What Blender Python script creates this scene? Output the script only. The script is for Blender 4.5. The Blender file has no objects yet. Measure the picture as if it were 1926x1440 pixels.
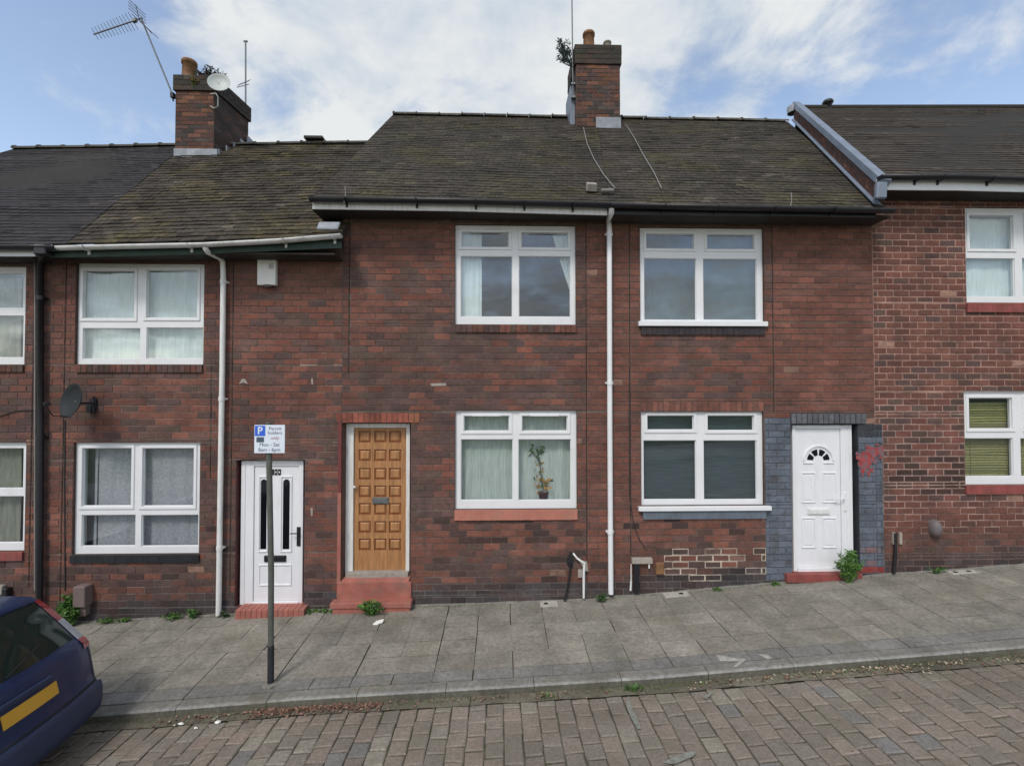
import bpy, math, random, bmesh
from mathutils import Vector, Matrix, noise
R = math.radians
rnd = random.Random(7)
S = bpy.context.scene
C = S.collection

# ------------------------------------------------------------------ camera
CAMZ = 3.05; F = 900.0; YAW = R(1.46); PIT = R(1.15)
cam_d = bpy.data.cameras.new('camera'); cam = bpy.data.objects.new('camera', cam_d); C.objects.link(cam)
cam_d.sensor_width = 36; cam_d.lens = F/1926*36; cam_d.clip_end = 3000; cam_d.clip_start = .05
cam.location = (0, 0, CAMZ); cam.rotation_euler = (R(90)+PIT, 0, -YAW)
S.camera = cam

# ------------------------------------------------------------------ world
SUN_EL, SUN_AZ = 50.0, 205.0        # azimuth clockwise from +Y
w = bpy.data.worlds.new('World'); S.world = w; w.use_nodes = True
nt = w.node_tree; N = nt.nodes; L = nt.links; N.clear()
def nn(t, **k):
    n = N.new(t)
    for a, b in k.items(): setattr(n, a, b)
    return n
def wmath(op, a, b=None, clamp=False):
    n = nn('ShaderNodeMath', operation=op); n.use_clamp = clamp
    for i, v in enumerate((a, b)):
        if v is None: continue
        if isinstance(v, (int, float)): n.inputs[i].default_value = v
        else: L.new(v, n.inputs[i])
    return n.outputs[0]
out = nn('ShaderNodeOutputWorld'); bg = nn('ShaderNodeBackground'); L.new(bg.outputs[0], out.inputs[0])
sky = nn('ShaderNodeTexSky', sky_type='NISHITA'); sky.sun_disc = False
sky.sun_elevation = R(SUN_EL); sky.sun_rotation = R(SUN_AZ); sky.air_density = 1.0; sky.dust_density = .6; sky.ozone_density = 2.0
tc = nn('ShaderNodeTexCoord'); sep = nn('ShaderNodeSeparateXYZ'); L.new(tc.outputs['Generated'], sep.inputs[0])
zz = wmath('MAXIMUM', sep.outputs[2], 0.02); zz = wmath('ADD', zz, .25)
u = wmath('DIVIDE', sep.outputs[0], zz); v = wmath('DIVIDE', sep.outputs[1], zz)
cmb = nn('ShaderNodeCombineXYZ'); L.new(u, cmb.inputs[0]); L.new(v, cmb.inputs[1])
def wnoise(scale, detail, rough, off, dist=0):
    m = nn('ShaderNodeMapping'); m.inputs['Location'].default_value = off; L.new(cmb.outputs[0], m.inputs[0])
    t = nn('ShaderNodeTexNoise'); L.new(m.outputs[0], t.inputs[0])
    t.inputs['Scale'].default_value = scale; t.inputs['Detail'].default_value = detail
    t.inputs['Roughness'].default_value = rough; t.inputs['Distortion'].default_value = dist
    return t.outputs['Fac']
n1 = wnoise(1.6, 9, .62, (3.1, 1.7, 0), .4); n2 = wnoise(4.2, 8, .6, (7.3, 2.2, 0), .3); n3 = wnoise(2.3, 6, .55, (1.2, 9.1, 0), .2)
def lobe(d, k0, k1):
    dv = Vector(d).normalized()
    n = nn('ShaderNodeVectorMath', operation='DOT_PRODUCT'); L.new(tc.outputs['Generated'], n.inputs[0]); n.inputs[1].default_value = dv
    r = nn('ShaderNodeMapRange', interpolation_type='SMOOTHSTEP'); L.new(n.outputs['Value'], r.inputs[0])
    r.inputs[1].default_value = k0; r.inputs[2].default_value = k1
    return r.outputs[0]
def pdir(px, py): return ((px-963)/F+.0255, 1, (738-py)/F)
acc = wmath('MULTIPLY', wmath('SUBTRACT', n1, .5), 2.6)
acc = wmath('ADD', acc, wmath('MULTIPLY', wmath('SUBTRACT', n2, .5), 3.0))
acc = wmath('ADD', acc, .48)
for (px, py, a, k0, k1) in ((40, 190, -.75, .955, .995), (0, 60, -.25, .96, .995), (1890, 190, -.95, .94, .995), (1400, 215, -.5, .985, .999),
                            (850, 120, .6, .90, .99), (1250, 60, .35, .93, .99), (250, 230, .25, .97, .998), (1650, 60, .45, .96, .995)):
    acc = wmath('ADD', acc, wmath('MULTIPLY', lobe(pdir(px, py), k0, k1), a))
cov = nn('ShaderNodeMapRange', interpolation_type='SMOOTHSTEP'); L.new(acc, cov.inputs[0]); cov.inputs[1].default_value = -.05; cov.inputs[2].default_value = .95
cr = nn('ShaderNodeValToRGB'); L.new(wmath('ADD', wmath('MULTIPLY', n3, .6), wmath('MULTIPLY', n2, .4)), cr.inputs[0])
cr.color_ramp.elements[0].position = .42; cr.color_ramp.elements[0].color = (3.6, 4.1, 4.65, 1)
cr.color_ramp.elements[1].position = .56; cr.color_ramp.elements[1].color = (5.3, 5.42, 5.4, 1)
skm = nn('ShaderNodeMix', data_type='RGBA', blend_type='MULTIPLY'); skm.inputs['Factor'].default_value = 1
L.new(sky.outputs[0], skm.inputs['A']); skm.inputs['B'].default_value = (1.95, 1.65, 1.42, 1)
mx = nn('ShaderNodeMix', data_type='RGBA'); L.new(wmath('MULTIPLY', cov.outputs[0], .95), mx.inputs['Factor'])
L.new(skm.outputs['Result'], mx.inputs['A']); L.new(cr.outputs[0], mx.inputs['B'])
L.new(mx.outputs['Result'], bg.inputs[0]); bg.inputs[1].default_value = .10

sl = bpy.data.lights.new('sun', 'SUN'); sl.energy = 1.3; sl.angle = R(12); sl.color = (1, .95, .88)
sun = bpy.data.objects.new('sun', sl); C.objects.link(sun)
a, e = R(SUN_AZ), R(SUN_EL)
sdir = Vector((math.sin(a)*math.cos(e), math.cos(a)*math.cos(e), math.sin(e)))
sun.rotation_euler = sdir.to_track_quat('Z', 'Y').to_euler(); sun.location = (-6, -12, 20)
S.view_settings.view_transform = 'Standard'; S.view_settings.look = 'None'; S.view_settings.exposure = 0.66; S.view_settings.gamma = 1

# ------------------------------------------------------------------ projection helpers (measuring the photograph)
cy_, sy_, cp_, sp_ = math.cos(YAW), math.sin(YAW), math.cos(PIT), math.sin(PIT)
FW = Vector((sy_*cp_, cy_*cp_, sp_)); RT = Vector((cy_, -sy_, 0)); UP = RT.cross(FW)
def W(px, py, Y):
    d = FW + RT*((px-963)/F) + UP*((720-py)/F)
    t = Y/d.y
    return Vector((d.x*t, Y, CAMZ+d.z*t))
WY = 7.0; KY = 5.05; EY = 6.72; RY = 10.3
PLN = [WY]
def X7(px, py=700): return W(px, py, PLN[0]).x
def Z7(py, px=900): return W(px, py, PLN[0]).z
def rect7(x0, x1, y0, y1):
    xm, ym = (x0+x1)/2, (y0+y1)/2
    return X7(x0, ym), X7(x1, ym), Z7(y1, xm), Z7(y0, xm)
def interp(pts, x):
    if x <= pts[0][0]: a, b = pts[0], pts[1]
    elif x >= pts[-1][0]: a, b = pts[-2], pts[-1]
    else:
        for a, b in zip(pts, pts[1:]):
            if a[0] <= x <= b[0]: break
    return a[1]+(b[1]-a[1])*(x-a[0])/(b[0]-a[0])
wb = [(p.x, p.z) for p in (W(x, y, WY) for x, y in ((-300, 1196), (150, 1170), (450, 1154), (630, 1145), (850, 1137), (1110, 1127), (1260, 1114), (1400, 1101), (1660, 1081), (1800, 1071), (1926, 1061)))]
kb = [(p.x, p.z) for p in (W(x, y, KY) for x, y in ((190, 1343), (560, 1313), (940, 1291), (1230, 1273), (1500, 1250), (1926, 1215)))]
def clx(x): return max(-40, min(40, x))
def zwall(x): return interp(wb, clx(x))
def zkerb(x): return interp(kb, clx(x))
KH = .085
def zpave(x, y):
    t = (y-KY)/(WY-KY); t = max(0, min(1.3, t))
    return zkerb(x)+(zwall(x)-zkerb(x))*t
def zroad(x, y):
    d = KY-y
    return zkerb(x)-KH+.10*math.sin(min(d, 8)/8*math.pi)

def lin(c):
    return tuple(((v/255)/12.92 if v/255 <= .04045 else ((v/255+.055)/1.055)**2.4) for v in c)
def vn(x, y, s=0.0): return noise.noise(Vector((x, y, s)))     # about -1..1
def mixc(a, b, t):
    t = max(0, min(1, t)); return tuple(a[i]*(1-t)+b[i]*t for i in range(3))
def scl(c, k): return tuple(max(0, v*k) for v in c)

# ------------------------------------------------------------------ mesh builder
class MB:
    def __init__(s): s.v = []; s.f = []; s.c = []; s.m = []; s.sm = []
    def face(s, pts, col=(1, 1, 1), m=0, sm=False):
        i = len(s.v); s.v += [tuple(p) for p in pts]; s.f.append(tuple(range(i, i+len(pts)))); s.c.append(col); s.m.append(m); s.sm.append(sm)
    def grid(s, P, col=(1, 1, 1), m=0, sm=True, closeu=False):
        i0 = len(s.v); nu = len(P); nv = len(P[0])
        for r in P: s.v += [tuple(p) for p in r]
        for a in range(nu if closeu else nu-1):
            b = (a+1) % nu
            for k in range(nv-1):
                s.f.append((i0+a*nv+k, i0+b*nv+k, i0+b*nv+k+1, i0+a*nv+k+1)); s.c.append(col); s.m.append(m); s.sm.append(sm)
    def box(s, x0, x1, y0, y1, z0, z1, col=(1, 1, 1), m=0):
        i = len(s.v)
        s.v += [(x0, y0, z0), (x1, y0, z0), (x1, y1, z0), (x0, y1, z0), (x0, y0, z1), (x1, y0, z1), (x1, y1, z1), (x0, y1, z1)]
        for q in ((0, 3, 2, 1), (4, 5, 6, 7), (0, 1, 5, 4), (1, 2, 6, 5), (2, 3, 7, 6), (3, 0, 4, 7)):
            s.f.append(tuple(i+k for k in q)); s.c.append(col); s.m.append(m); s.sm.append(False)
    def obox(s, o, ax, ay, az, col=(1, 1, 1), m=0):      # centre and three half vectors
        o = Vector(o); ax, ay, az = Vector(ax), Vector(ay), Vector(az); i = len(s.v)
        for sz in (-1, 1):
            for sx, sy in ((-1, -1), (1, -1), (1, 1), (-1, 1)): s.v.append(tuple(o+ax*sx+ay*sy+az*sz))
        for q in ((0, 3, 2, 1), (4, 5, 6, 7), (0, 1, 5, 4), (1, 2, 6, 5), (2, 3, 7, 6), (3, 0, 4, 7)):
            s.f.append(tuple(i+k for k in q)); s.c.append(col); s.m.append(m); s.sm.append(False)
    def tube(s, pts, r, n=10, col=(1, 1, 1), m=0, cap=True):
        pts = [Vector(p) for p in pts]; rs = r if isinstance(r, (list, tuple)) else [r]*len(pts)
        rings = []; prev = None
        for k, p in enumerate(pts):
            d = (pts[min(k+1, len(pts)-1)]-pts[max(k-1, 0)]).normalized()
            if prev is None:
                up = Vector((0, 0, 1)) if abs(d.z) < .9 else Vector((0, 1, 0)); x = d.cross(up).normalized()
            else: x = (prev-d*prev.dot(d)).normalized()
            prev = x; y = d.cross(x)
            rings.append([p+(x*math.cos(t)+y*math.sin(t))*rs[k] for t in [2*math.pi*j/n for j in range(n)]])
        i0 = len(s.v)
        for rr in rings: s.v += [tuple(q) for q in rr]
        for k in range(len(rings)-1):
            for j in range(n):
                a = i0+k*n+j; b = i0+k*n+(j+1) % n
                s.f.append((a, b, b+n, a+n)); s.c.append(col); s.m.append(m); s.sm.append(True)
        if cap:
            for rr, fl in ((rings[0], 1), (rings[-1], 0)): s.face(rr if fl == 0 else rr[::-1], col, m)
    def lathe(s, o, prof, n=20, ax=Vector((0, 0, 1)), col=(1, 1, 1), m=0):
        o = Vector(o); ax = Vector(ax).normalized(); x = ax.orthogonal().normalized(); y = ax.cross(x)
        P = [[o+ax*h+(x*math.cos(t)+y*math.sin(t))*r for r, h in prof] for t in [2*math.pi*j/n for j in range(n)]]
        s.grid(P, col, m, True, closeu=True)
    def build(s, name, mats, parent=None, origin=None, bevel=0, solid=0, sub=0, weld=False, seg=1):
        me = bpy.data.meshes.new(name); o = bpy.data.objects.new(name, me); C.objects.link(o)
        if parent is not None: og = wloc(parent)
        else: og = Vector(origin) if origin is not None else Vector((0, 0, 0))
        me.from_pydata([(a-og.x, b-og.y, c-og.z) for a, b, c in s.v], [], s.f)
        if not isinstance(mats, (list, tuple)): mats = [mats]
        for m in mats: me.materials.append(m)
        me.polygons.foreach_set('material_index', s.m); me.polygons.foreach_set('use_smooth', s.sm)
        ca = me.color_attributes.new('Col', 'FLOAT_COLOR', 'CORNER'); buf = []
        for f, c in zip(s.f, s.c): buf += [c[0], c[1], c[2], 1]*len(f)
        ca.data.foreach_set('color', buf)
        if weld:
            bm = bmesh.new(); bm.from_mesh(me); bmesh.ops.remove_doubles(bm, verts=bm.verts, dist=1e-4); bmesh.ops.recalc_face_normals(bm, faces=bm.faces); bm.to_mesh(me); bm.free()
        me.update()
        if parent is not None: o.parent = parent
        else: o.location = og
        if solid: md = o.modifiers.new('t', 'SOLIDIFY'); md.thickness = solid; md.offset = 0
        if bevel: md = o.modifiers.new('b', 'BEVEL'); md.width = bevel; md.segments = seg; md.limit_method = 'ANGLE'; md.angle_limit = R(40)
        if sub: md = o.modifiers.new('s', 'SUBSURF'); md.levels = sub; md.render_levels = sub
        return o
def wloc(o):
    p = Vector((0, 0, 0))
    while o: p += o.location; o = o.parent
    return p
def tag(o, label=None, cat=None, group=None, kind=None):
    if label: o['label'] = label
    if cat: o['category'] = cat
    if group: o['group'] = group
    if kind: o['kind'] = kind
    return o
def empty(name, loc, label, cat, group=None):
    o = bpy.data.objects.new(name, None); C.objects.link(o); o.location = loc; o.empty_display_size = .2
    return tag(o, label, cat, group)

# ------------------------------------------------------------------ materials
def base(name):
    m = bpy.data.materials.new(name); m.use_nodes = True; t = m.node_tree
    b = t.nodes['Principled BSDF']; return m, t, b
def nz(t, scale, detail=6, rough=.6, vec=None, stretch=None):
    n = t.nodes.new('ShaderNodeTexNoise'); n.inputs['Scale'].default_value = scale; n.inputs['Detail'].default_value = detail; n.inputs['Roughness'].default_value = rough
    tcn = t.nodes.new('ShaderNodeTexCoord'); src = tcn.outputs['Object']
    if stretch:
        mp = t.nodes.new('ShaderNodeMapping'); mp.inputs['Scale'].default_value = stretch; t.links.new(src, mp.inputs[0]); src = mp.outputs[0]
    t.links.new(src, n.inputs['Vector']); return n.outputs['Fac']
def mrange(t, a, lo, hi, o0, o1):
    r = t.nodes.new('ShaderNodeMapRange'); t.links.new(a, r.inputs[0])
    for k, q in zip((1, 2, 3, 4), (lo, hi, o0, o1)): r.inputs[k].default_value = q
    return r.outputs[0]
def bumpn(t, b, h, strength, dist):
    n = t.nodes.new('ShaderNodeBump'); n.inputs['Strength'].default_value = strength; n.inputs['Distance'].default_value = dist
    t.links.new(h, n.inputs['Height']); t.links.new(n.outputs[0], b.inputs['Normal'])
def mat_attr(name, rough=.9, s1=3, a1=.25, s2=60, a2=.25, bump=.4, bd=.004, tint=None, tint_s=2.0, tint_lo=.5, tint_hi=.65, spec=.3, tint_k=1.0):
    m, t, b = base(name)
    at = t.nodes.new('ShaderNodeAttribute'); at.attribute_name = 'Col'
    f1 = mrange(t, nz(t, s1), .3, .7, 1-a1, 1+a1); f2 = mrange(t, nz(t, s2, 4), .3, .7, 1-a2, 1+a2)
    mm = t.nodes.new('ShaderNodeMath'); mm.operation = 'MULTIPLY'; t.links.new(f1, mm.inputs[0]); t.links.new(f2, mm.inputs[1])
    vm = t.nodes.new('ShaderNodeVectorMath'); vm.operation = 'SCALE'; t.links.new(at.outputs['Color'], vm.inputs[0]); t.links.new(mm.outputs[0], vm.inputs['Scale'])
    colr = vm.outputs[0]
    if tint:
        mxn = t.nodes.new('ShaderNodeMix'); mxn.data_type = 'RGBA'
        t.links.new(mrange(t, nz(t, tint_s, 8, .65), tint_lo, tint_hi, 0, tint_k), mxn.inputs['Factor']); t.links.new(colr, mxn.inputs['A']); mxn.inputs['B'].default_value = (*tint, 1)
        colr = mxn.outputs['Result']
    t.links.new(colr, b.inputs['Base Color']); b.inputs['Roughness'].default_value = rough; b.inputs['Specular IOR Level'].default_value = spec
    bumpn(t, b, nz(t, s2*1.3, 5), bump, bd)
    return m
def mat(name, col, rough=.6, var=.08, s=8, metal=0, bump=.05, bs=60, spec=.5, dirt=None, dlo=.55, dhi=.75, stretch=None, coat=0):
    m, t, b = base(name)
    c = t.nodes.new('ShaderNodeMix'); c.data_type = 'RGBA'
    c.inputs['A'].default_value = (*scl(col, 1-var), 1); c.inputs['B'].default_value = (*scl(col, 1+var), 1)
    t.links.new(mrange(t, nz(t, s, 6, .6, stretch=stretch), .35, .65, 0, 1), c.inputs['Factor']); res = c.outputs['Result']
    if dirt:
        d = t.nodes.new('ShaderNodeMix'); d.data_type = 'RGBA'; t.links.new(res, d.inputs['A']); d.inputs['B'].default_value = (*dirt, 1)
        t.links.new(mrange(t, nz(t, s*.6+1, 8, .7, stretch=stretch), dlo, dhi, 0, .75), d.inputs['Factor']); res = d.outputs['Result']
    t.links.new(res, b.inputs['Base Color']); b.inputs['Roughness'].default_value = rough; b.inputs['Metallic'].default_value = metal
    b.inputs['Specular IOR Level'].default_value = spec; b.inputs['Coat Weight'].default_value = coat; b.inputs['Coat Roughness'].default_value = .05
    if bump: bumpn(t, b, nz(t, bs, 4), bump, .004)
    return m
def mat_glass(name, tint=(.94, .97, .965), refl=.15):
    m, t, b = base(name); t.nodes.remove(b); o = t.nodes['Material Output']
    g = t.nodes.new('ShaderNodeBsdfGlossy'); g.inputs['Roughness'].default_value = .02; g.inputs['Color'].default_value = (.9, .95, 1, 1)
    tr = t.nodes.new('ShaderNodeBsdfTransparent'); tr.inputs['Color'].default_value = (*tint, 1)
    fr = t.nodes.new('ShaderNodeFresnel'); fr.inputs[0].default_value = 1.45
    ad = t.nodes.new('ShaderNodeMath'); ad.operation = 'ADD'; ad.use_clamp = True; ad.inputs[1].default_value = refl-.04; t.links.new(fr.outputs[0], ad.inputs[0])
    ge = t.nodes.new('ShaderNodeNewGeometry'); fb = t.nodes.new('ShaderNodeMath'); fb.operation = 'SUBTRACT'; fb.inputs[0].default_value = 1; t.links.new(ge.outputs['Backfacing'], fb.inputs[1])
    fm = t.nodes.new('ShaderNodeMath'); fm.operation = 'MULTIPLY'; t.links.new(fb.outputs[0], fm.inputs[0]); t.links.new(ad.outputs[0], fm.inputs[1])
    mxs = t.nodes.new('ShaderNodeMixShader'); t.links.new(fm.outputs[0], mxs.inputs[0]); t.links.new(tr.outputs[0], mxs.inputs[1]); t.links.new(g.outputs[0], mxs.inputs[2])
    t.links.new(mxs.outputs[0], o.inputs[0])
    bn = t.nodes.new('ShaderNodeBump'); bn.inputs['Strength'].default_value = .06; bn.inputs['Distance'].default_value = .02
    t.links.new(nz(t, 1.6, 2), bn.inputs['Height']); t.links.new(bn.outputs[0], g.inputs['Normal'])
    return m

M = {}
def mat_brick():
    m, t, b = base('brick')
    at = t.nodes.new('ShaderNodeAttribute'); at.attribute_name = 'Col'; cur = at.outputs['Color']
    def vmul(f):
        nonlocal cur
        vm = t.nodes.new('ShaderNodeVectorMath'); vm.operation = 'SCALE'; t.links.new(cur, vm.inputs[0]); t.links.new(f, vm.inputs['Scale']); cur = vm.outputs[0]
    def vmix(f, c):
        nonlocal cur
        x = t.nodes.new('ShaderNodeMix'); x.data_type = 'RGBA'; t.links.new(f, x.inputs['Factor']); t.links.new(cur, x.inputs['A']); x.inputs['B'].default_value = (*c, 1); cur = x.outputs['Result']
    vmul(mrange(t, nz(t, 2.2, 8, .65, stretch=(1, 1, 1.5)), .3, .7, .74, 1.26))
    vmul(mrange(t, nz(t, 28, 6, .7, stretch=(.6, 1, 1.6)), .3, .7, .72, 1.28))
    vmix(mrange(t, nz(t, 4.5, 8, .75, stretch=(.7, 1, 1.8)), .49, .68, 0, .66), (.058, .044, .038))
    vmix(mrange(t, nz(t, 7.3, 8, .8, stretch=(.45, 1, 2.4)), .58, .74, 0, .34), (.26, .19, .165))
    vmix(mrange(t, nz(t, 1.4, 6, .7, stretch=(2.5, 1, .35)), .56, .72, 0, .35), (.06, .058, .045))
    t.links.new(cur, b.inputs['Base Color']); b.inputs['Roughness'].default_value = .92; b.inputs['Specular IOR Level'].default_value = .25
    bumpn(t, b, nz(t, 60, 6, .7), .7, .006); return m
M['brick'] = mat_brick()
M['slate'] = mat_attr('roof_tile', .93, 1.6, .28, 22, .42, .9, .016, spec=.2, tint=(.035, .032, .026), tint_s=5, tint_lo=.5, tint_hi=.7, tint_k=.5)
M['newtile'] = mat_attr('roof_tile_new', .9, 1.2, .12, 50, .2, .5, .005, spec=.2)
M['slab'] = mat_attr('paving_slab', .9, 2.6, .24, 24, .26, .5, .006, tint=(.145, .132, .088), tint_s=1.7, tint_lo=.50, tint_hi=.75, tint_k=.55)
M['sett'] = mat_attr('road_sett', .88, 1.0, .15, 38, .25, .6, .006, tint=(.145, .132, .098), tint_s=2.2, tint_lo=.45, tint_hi=.70, tint_k=.65)
M['upvc'] = mat('white_plastic', (.74, .75, .76), .35, .03, 3, bump=.02, dirt=(.5, .49, .45), dlo=.6, dhi=.9)
M['upvc_old'] = mat('aged_white_plastic', (.72, .72, .70), .5, .06, 4, bump=.03, dirt=(.34, .32, .27), dlo=.5, dhi=.8, stretch=(6, 6, 1))
M['door_white'] = mat('door_white', (.76, .77, .79), .35, .03, 3, bump=.02, dirt=(.52, .51, .47), dlo=.58, dhi=.85, stretch=(3, 3, 1))
M['black'] = mat('black_plastic', (.012, .012, .015), .45, .2, 6)
M['gutter_white'] = mat('gutter_white', (.6, .6, .58), .5, .08, 5, dirt=(.2, .2, .16), dlo=.5, dhi=.75)
M['fascia_green'] = mat('fascia_green', (.012, .035, .024), .6, .3, 5, dirt=(.03, .035, .03))
M['soffit'] = mat('dark_timber', (.03, .026, .022), .8, .2, 5)
M['glass'] = mat_glass('window_glass')
M['darkglass'] = mat('dark_glass', (.006, .007, .01), .08, .1, 3, bump=0)
M['wood'] = mat('oiled_wood', (.37, .18, .07), .55, .24, 5, bump=.1, bs=30, stretch=(6, 6, .7))
M['wood_dark'] = mat('oiled_wood_groove', (.20, .065, .017), .5, .15, 5, stretch=(6, 6, .7))
M['salmon'] = mat('salmon_paint', (.35, .12, .09), .7, .16, 7, bump=.3, dirt=(.22, .14, .11), dlo=.48, dhi=.72)
M['salmon_lt'] = mat('faded_salmon_paint', (.42, .16, .115), .7, .1, 5, bump=.15, dirt=(.3, .2, .15), dlo=.5, dhi=.75)
M['redpaint'] = mat('red_paint', (.24, .058, .05), .7, .18, 7, bump=.3, dirt=(.14, .075, .065), dlo=.5, dhi=.72)
M['darkred'] = mat('dark_red_paint', (.16, .035, .035), .7, .12, 5, bump=.2)
M['greypaint'] = mat('grey_paint', (.12, .145, .18), .65, .12, 5, bump=.2, dirt=(.07, .08, .095), dlo=.5, dhi=.75)
M['blackpaint'] = mat('black_paint', (.014, .015, .018), .6, .3, 9, bump=.2)
M['lead'] = mat('lead_flashing', (.24, .26, .29), .55, .15, 6, bump=.3, bs=14, dirt=(.4, .42, .44), dlo=.5, dhi=.7)
M['leadblue'] = mat('painted_verge', (.17, .205, .26), .6, .12, 4, bump=.2, bs=12)
M['terracotta'] = mat('terracotta', (.20, .10, .045), .85, .25, 12, bump=.3, dirt=(.1, .09, .03))
M['mortar'] = mat('mortar', (.32, .29, .25), .95, .15, 12, bump=.5)
M['concrete'] = mat('concrete', (.18, .17, .15), .95, .15, 9, bump=.5, dirt=(.1, .1, .07))
M['kerb'] = mat('kerb_stone', (.15, .148, .138), .85, .18, 14, bump=.4, dirt=(.10, .10, .07), dlo=.5, dhi=.7)
M['steel'] = mat('galvanised_steel', (.16, .17, .17), .5, .15, 20, metal=.5)
M['post'] = mat('grey_painted_post', (.10, .105, .095), .55, .15, 9, dirt=(.07, .08, .05), dlo=.45, dhi=.65)
M['cable'] = mat('cable', (.03, .03, .032), .7)
M['cable_pale'] = mat('cable_pale', (.22, .21, .2), .7)
M['sign'] = mat('sign_white', (.70, .76, .84), .4, .03, 3, bump=0)
M['signblue'] = mat('sign_blue', (.03, .13, .62), .4, .03, 3, bump=0)
M['ink'] = mat('sign_ink', (.06, .09, .13), .5, .03, 3, bump=0)
M['dish_dark'] = mat('dish_dark', (.007, .012, .014), .7, .1, 5)
M['dish_pale'] = mat('dish_pale', (.42, .46, .44), .5, .05, 5)
M['alarm'] = mat('alarm_white', (.72, .71, .67), .45, .04, 4, bump=0)
M['brownbox'] = mat('brown_plastic', (.17, .13, .12), .6, .08, 6)
M['greybox'] = mat('grey_meter', (.14, .12, .12), .6, .1, 6)
M['leaf'] = mat('leaf_green', (.085, .19, .03), .6, .45, 14, bump=0)
M['leaf_dk'] = mat('leaf_dark', (.045, .10, .025), .6, .4, 14, bump=0)
M['leaf_dry'] = mat('leaf_dry', (.09, .06, .045), .8, .4, 14, bump=0)
M['leaf_blue'] = mat('leaf_grey', (.06, .085, .085), .8, .4, 14, bump=0)
M['leaf_yellow'] = mat('leaf_yellow', (.5, .25, .04), .6, .4, 20, bump=0)
M['litter'] = mat_attr('dead_leaf', .85, 8, .3, 60, .2, .2, .002)
M['paper'] = mat('paper', (.75, .74, .7), .8, .06, 9)
M['chalk'] = mat('white_spray_paint', (.48, .47, .43), .8, .15, 20, bump=.2, dirt=(.23, .21, .18), dlo=.42, dhi=.56)
M['inside'] = mat('room_plaster', (.16, .155, .15), .9, .1, 1, bump=0)
def mat_cloth(name, col, var=.1, s=12, stretch=(1, 1, 1), trans=.25, stretchs=None):
    m = mat(name, col, .9, var, s, bump=.05, stretch=stretch, spec=.1); return m
M['net'] = mat_cloth('net_curtain', (.68, .72, .71), .09, 6, (8, 8, .6))
M['net2'] = mat_cloth('net_curtain_grey', (.50, .53, .50), .16, 6, (10, 10, .6))
M['lace'] = mat_cloth('grey_lace', (.40, .385, .42), .16, 26)
M['darkdrape'] = mat_cloth('dark_drape', (.06, .065, .075), .1)
M['blind'] = mat_cloth('olive_blind', (.17, .145, .045), .6, 5, (.6, .6, 9))
M['reflgrey'] = mat_cloth('painted_reflection', (.072, .092, .105), .22, 5, (.5, .5, 9))  # dark banded window reflection, put into the sheet's colour
M['opaque_blue'] = mat_cloth('frosted_blue', (.10, .125, .135), .2, 3)
M['beige'] = mat_cloth('beige_cloth', (.27, .26, .22), .2, 4, (5, 5, .8))
M['pot'] = mat('pot_purple', (.10, .02, .03), .6)

# ------------------------------------------------------------------ ground
def sheet(name, xs, ys, zf, m, col=(.1, .1, .1), solidz=0):
    b = MB(); b.grid([[(x, y, zf(x, y)) for y in ys] for x in xs], col, 0, True); o = b.build(name, m, origin=(0, 0, 0)); tag(o, kind='structure'); return o
def frange(a, b, st):
    n = max(1, int(round((b-a)/st))); return [a+(b-a)*i/n for i in range(n+1)]
xs_w = [-400, -120, -60, -40]+frange(-30, 30, 1.0)+[40, 60, 120, 400]
M['ground'] = mat('grass_ground', (.05, .075, .025), .95, .35, .6, bump=.5, bs=12, dirt=(.09, .08, .05))
def zground(x, y):
    if y > 6: return min(zwall(x), zpave(x, 6))-.25
    if y > 4: return zkerb(x)-.45
    if y < -9: return zkerb(x)+.05+min(3, (-9-y)*.04)
    return zkerb(x)-.45
sheet('ground', xs_w, [-400, -120, -60, -30, -20, -12, -9.01, -6, 0, 4, 6.5, 8, 20, 60, 400], zground, M['ground'])
# base bed of the road (mortar between the setts) and the far road surface
bed = mat('sett_joint', (.075, .070, .050), .95, .35, 12, bump=.5, dirt=(.05, .06, .022), dlo=.48, dhi=.62)
sheet('road_bed', frange(-30, 30, .5), frange(-4.2, KY+.02, .6), lambda x, y: zroad(x, y)-.018, bed)
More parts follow.
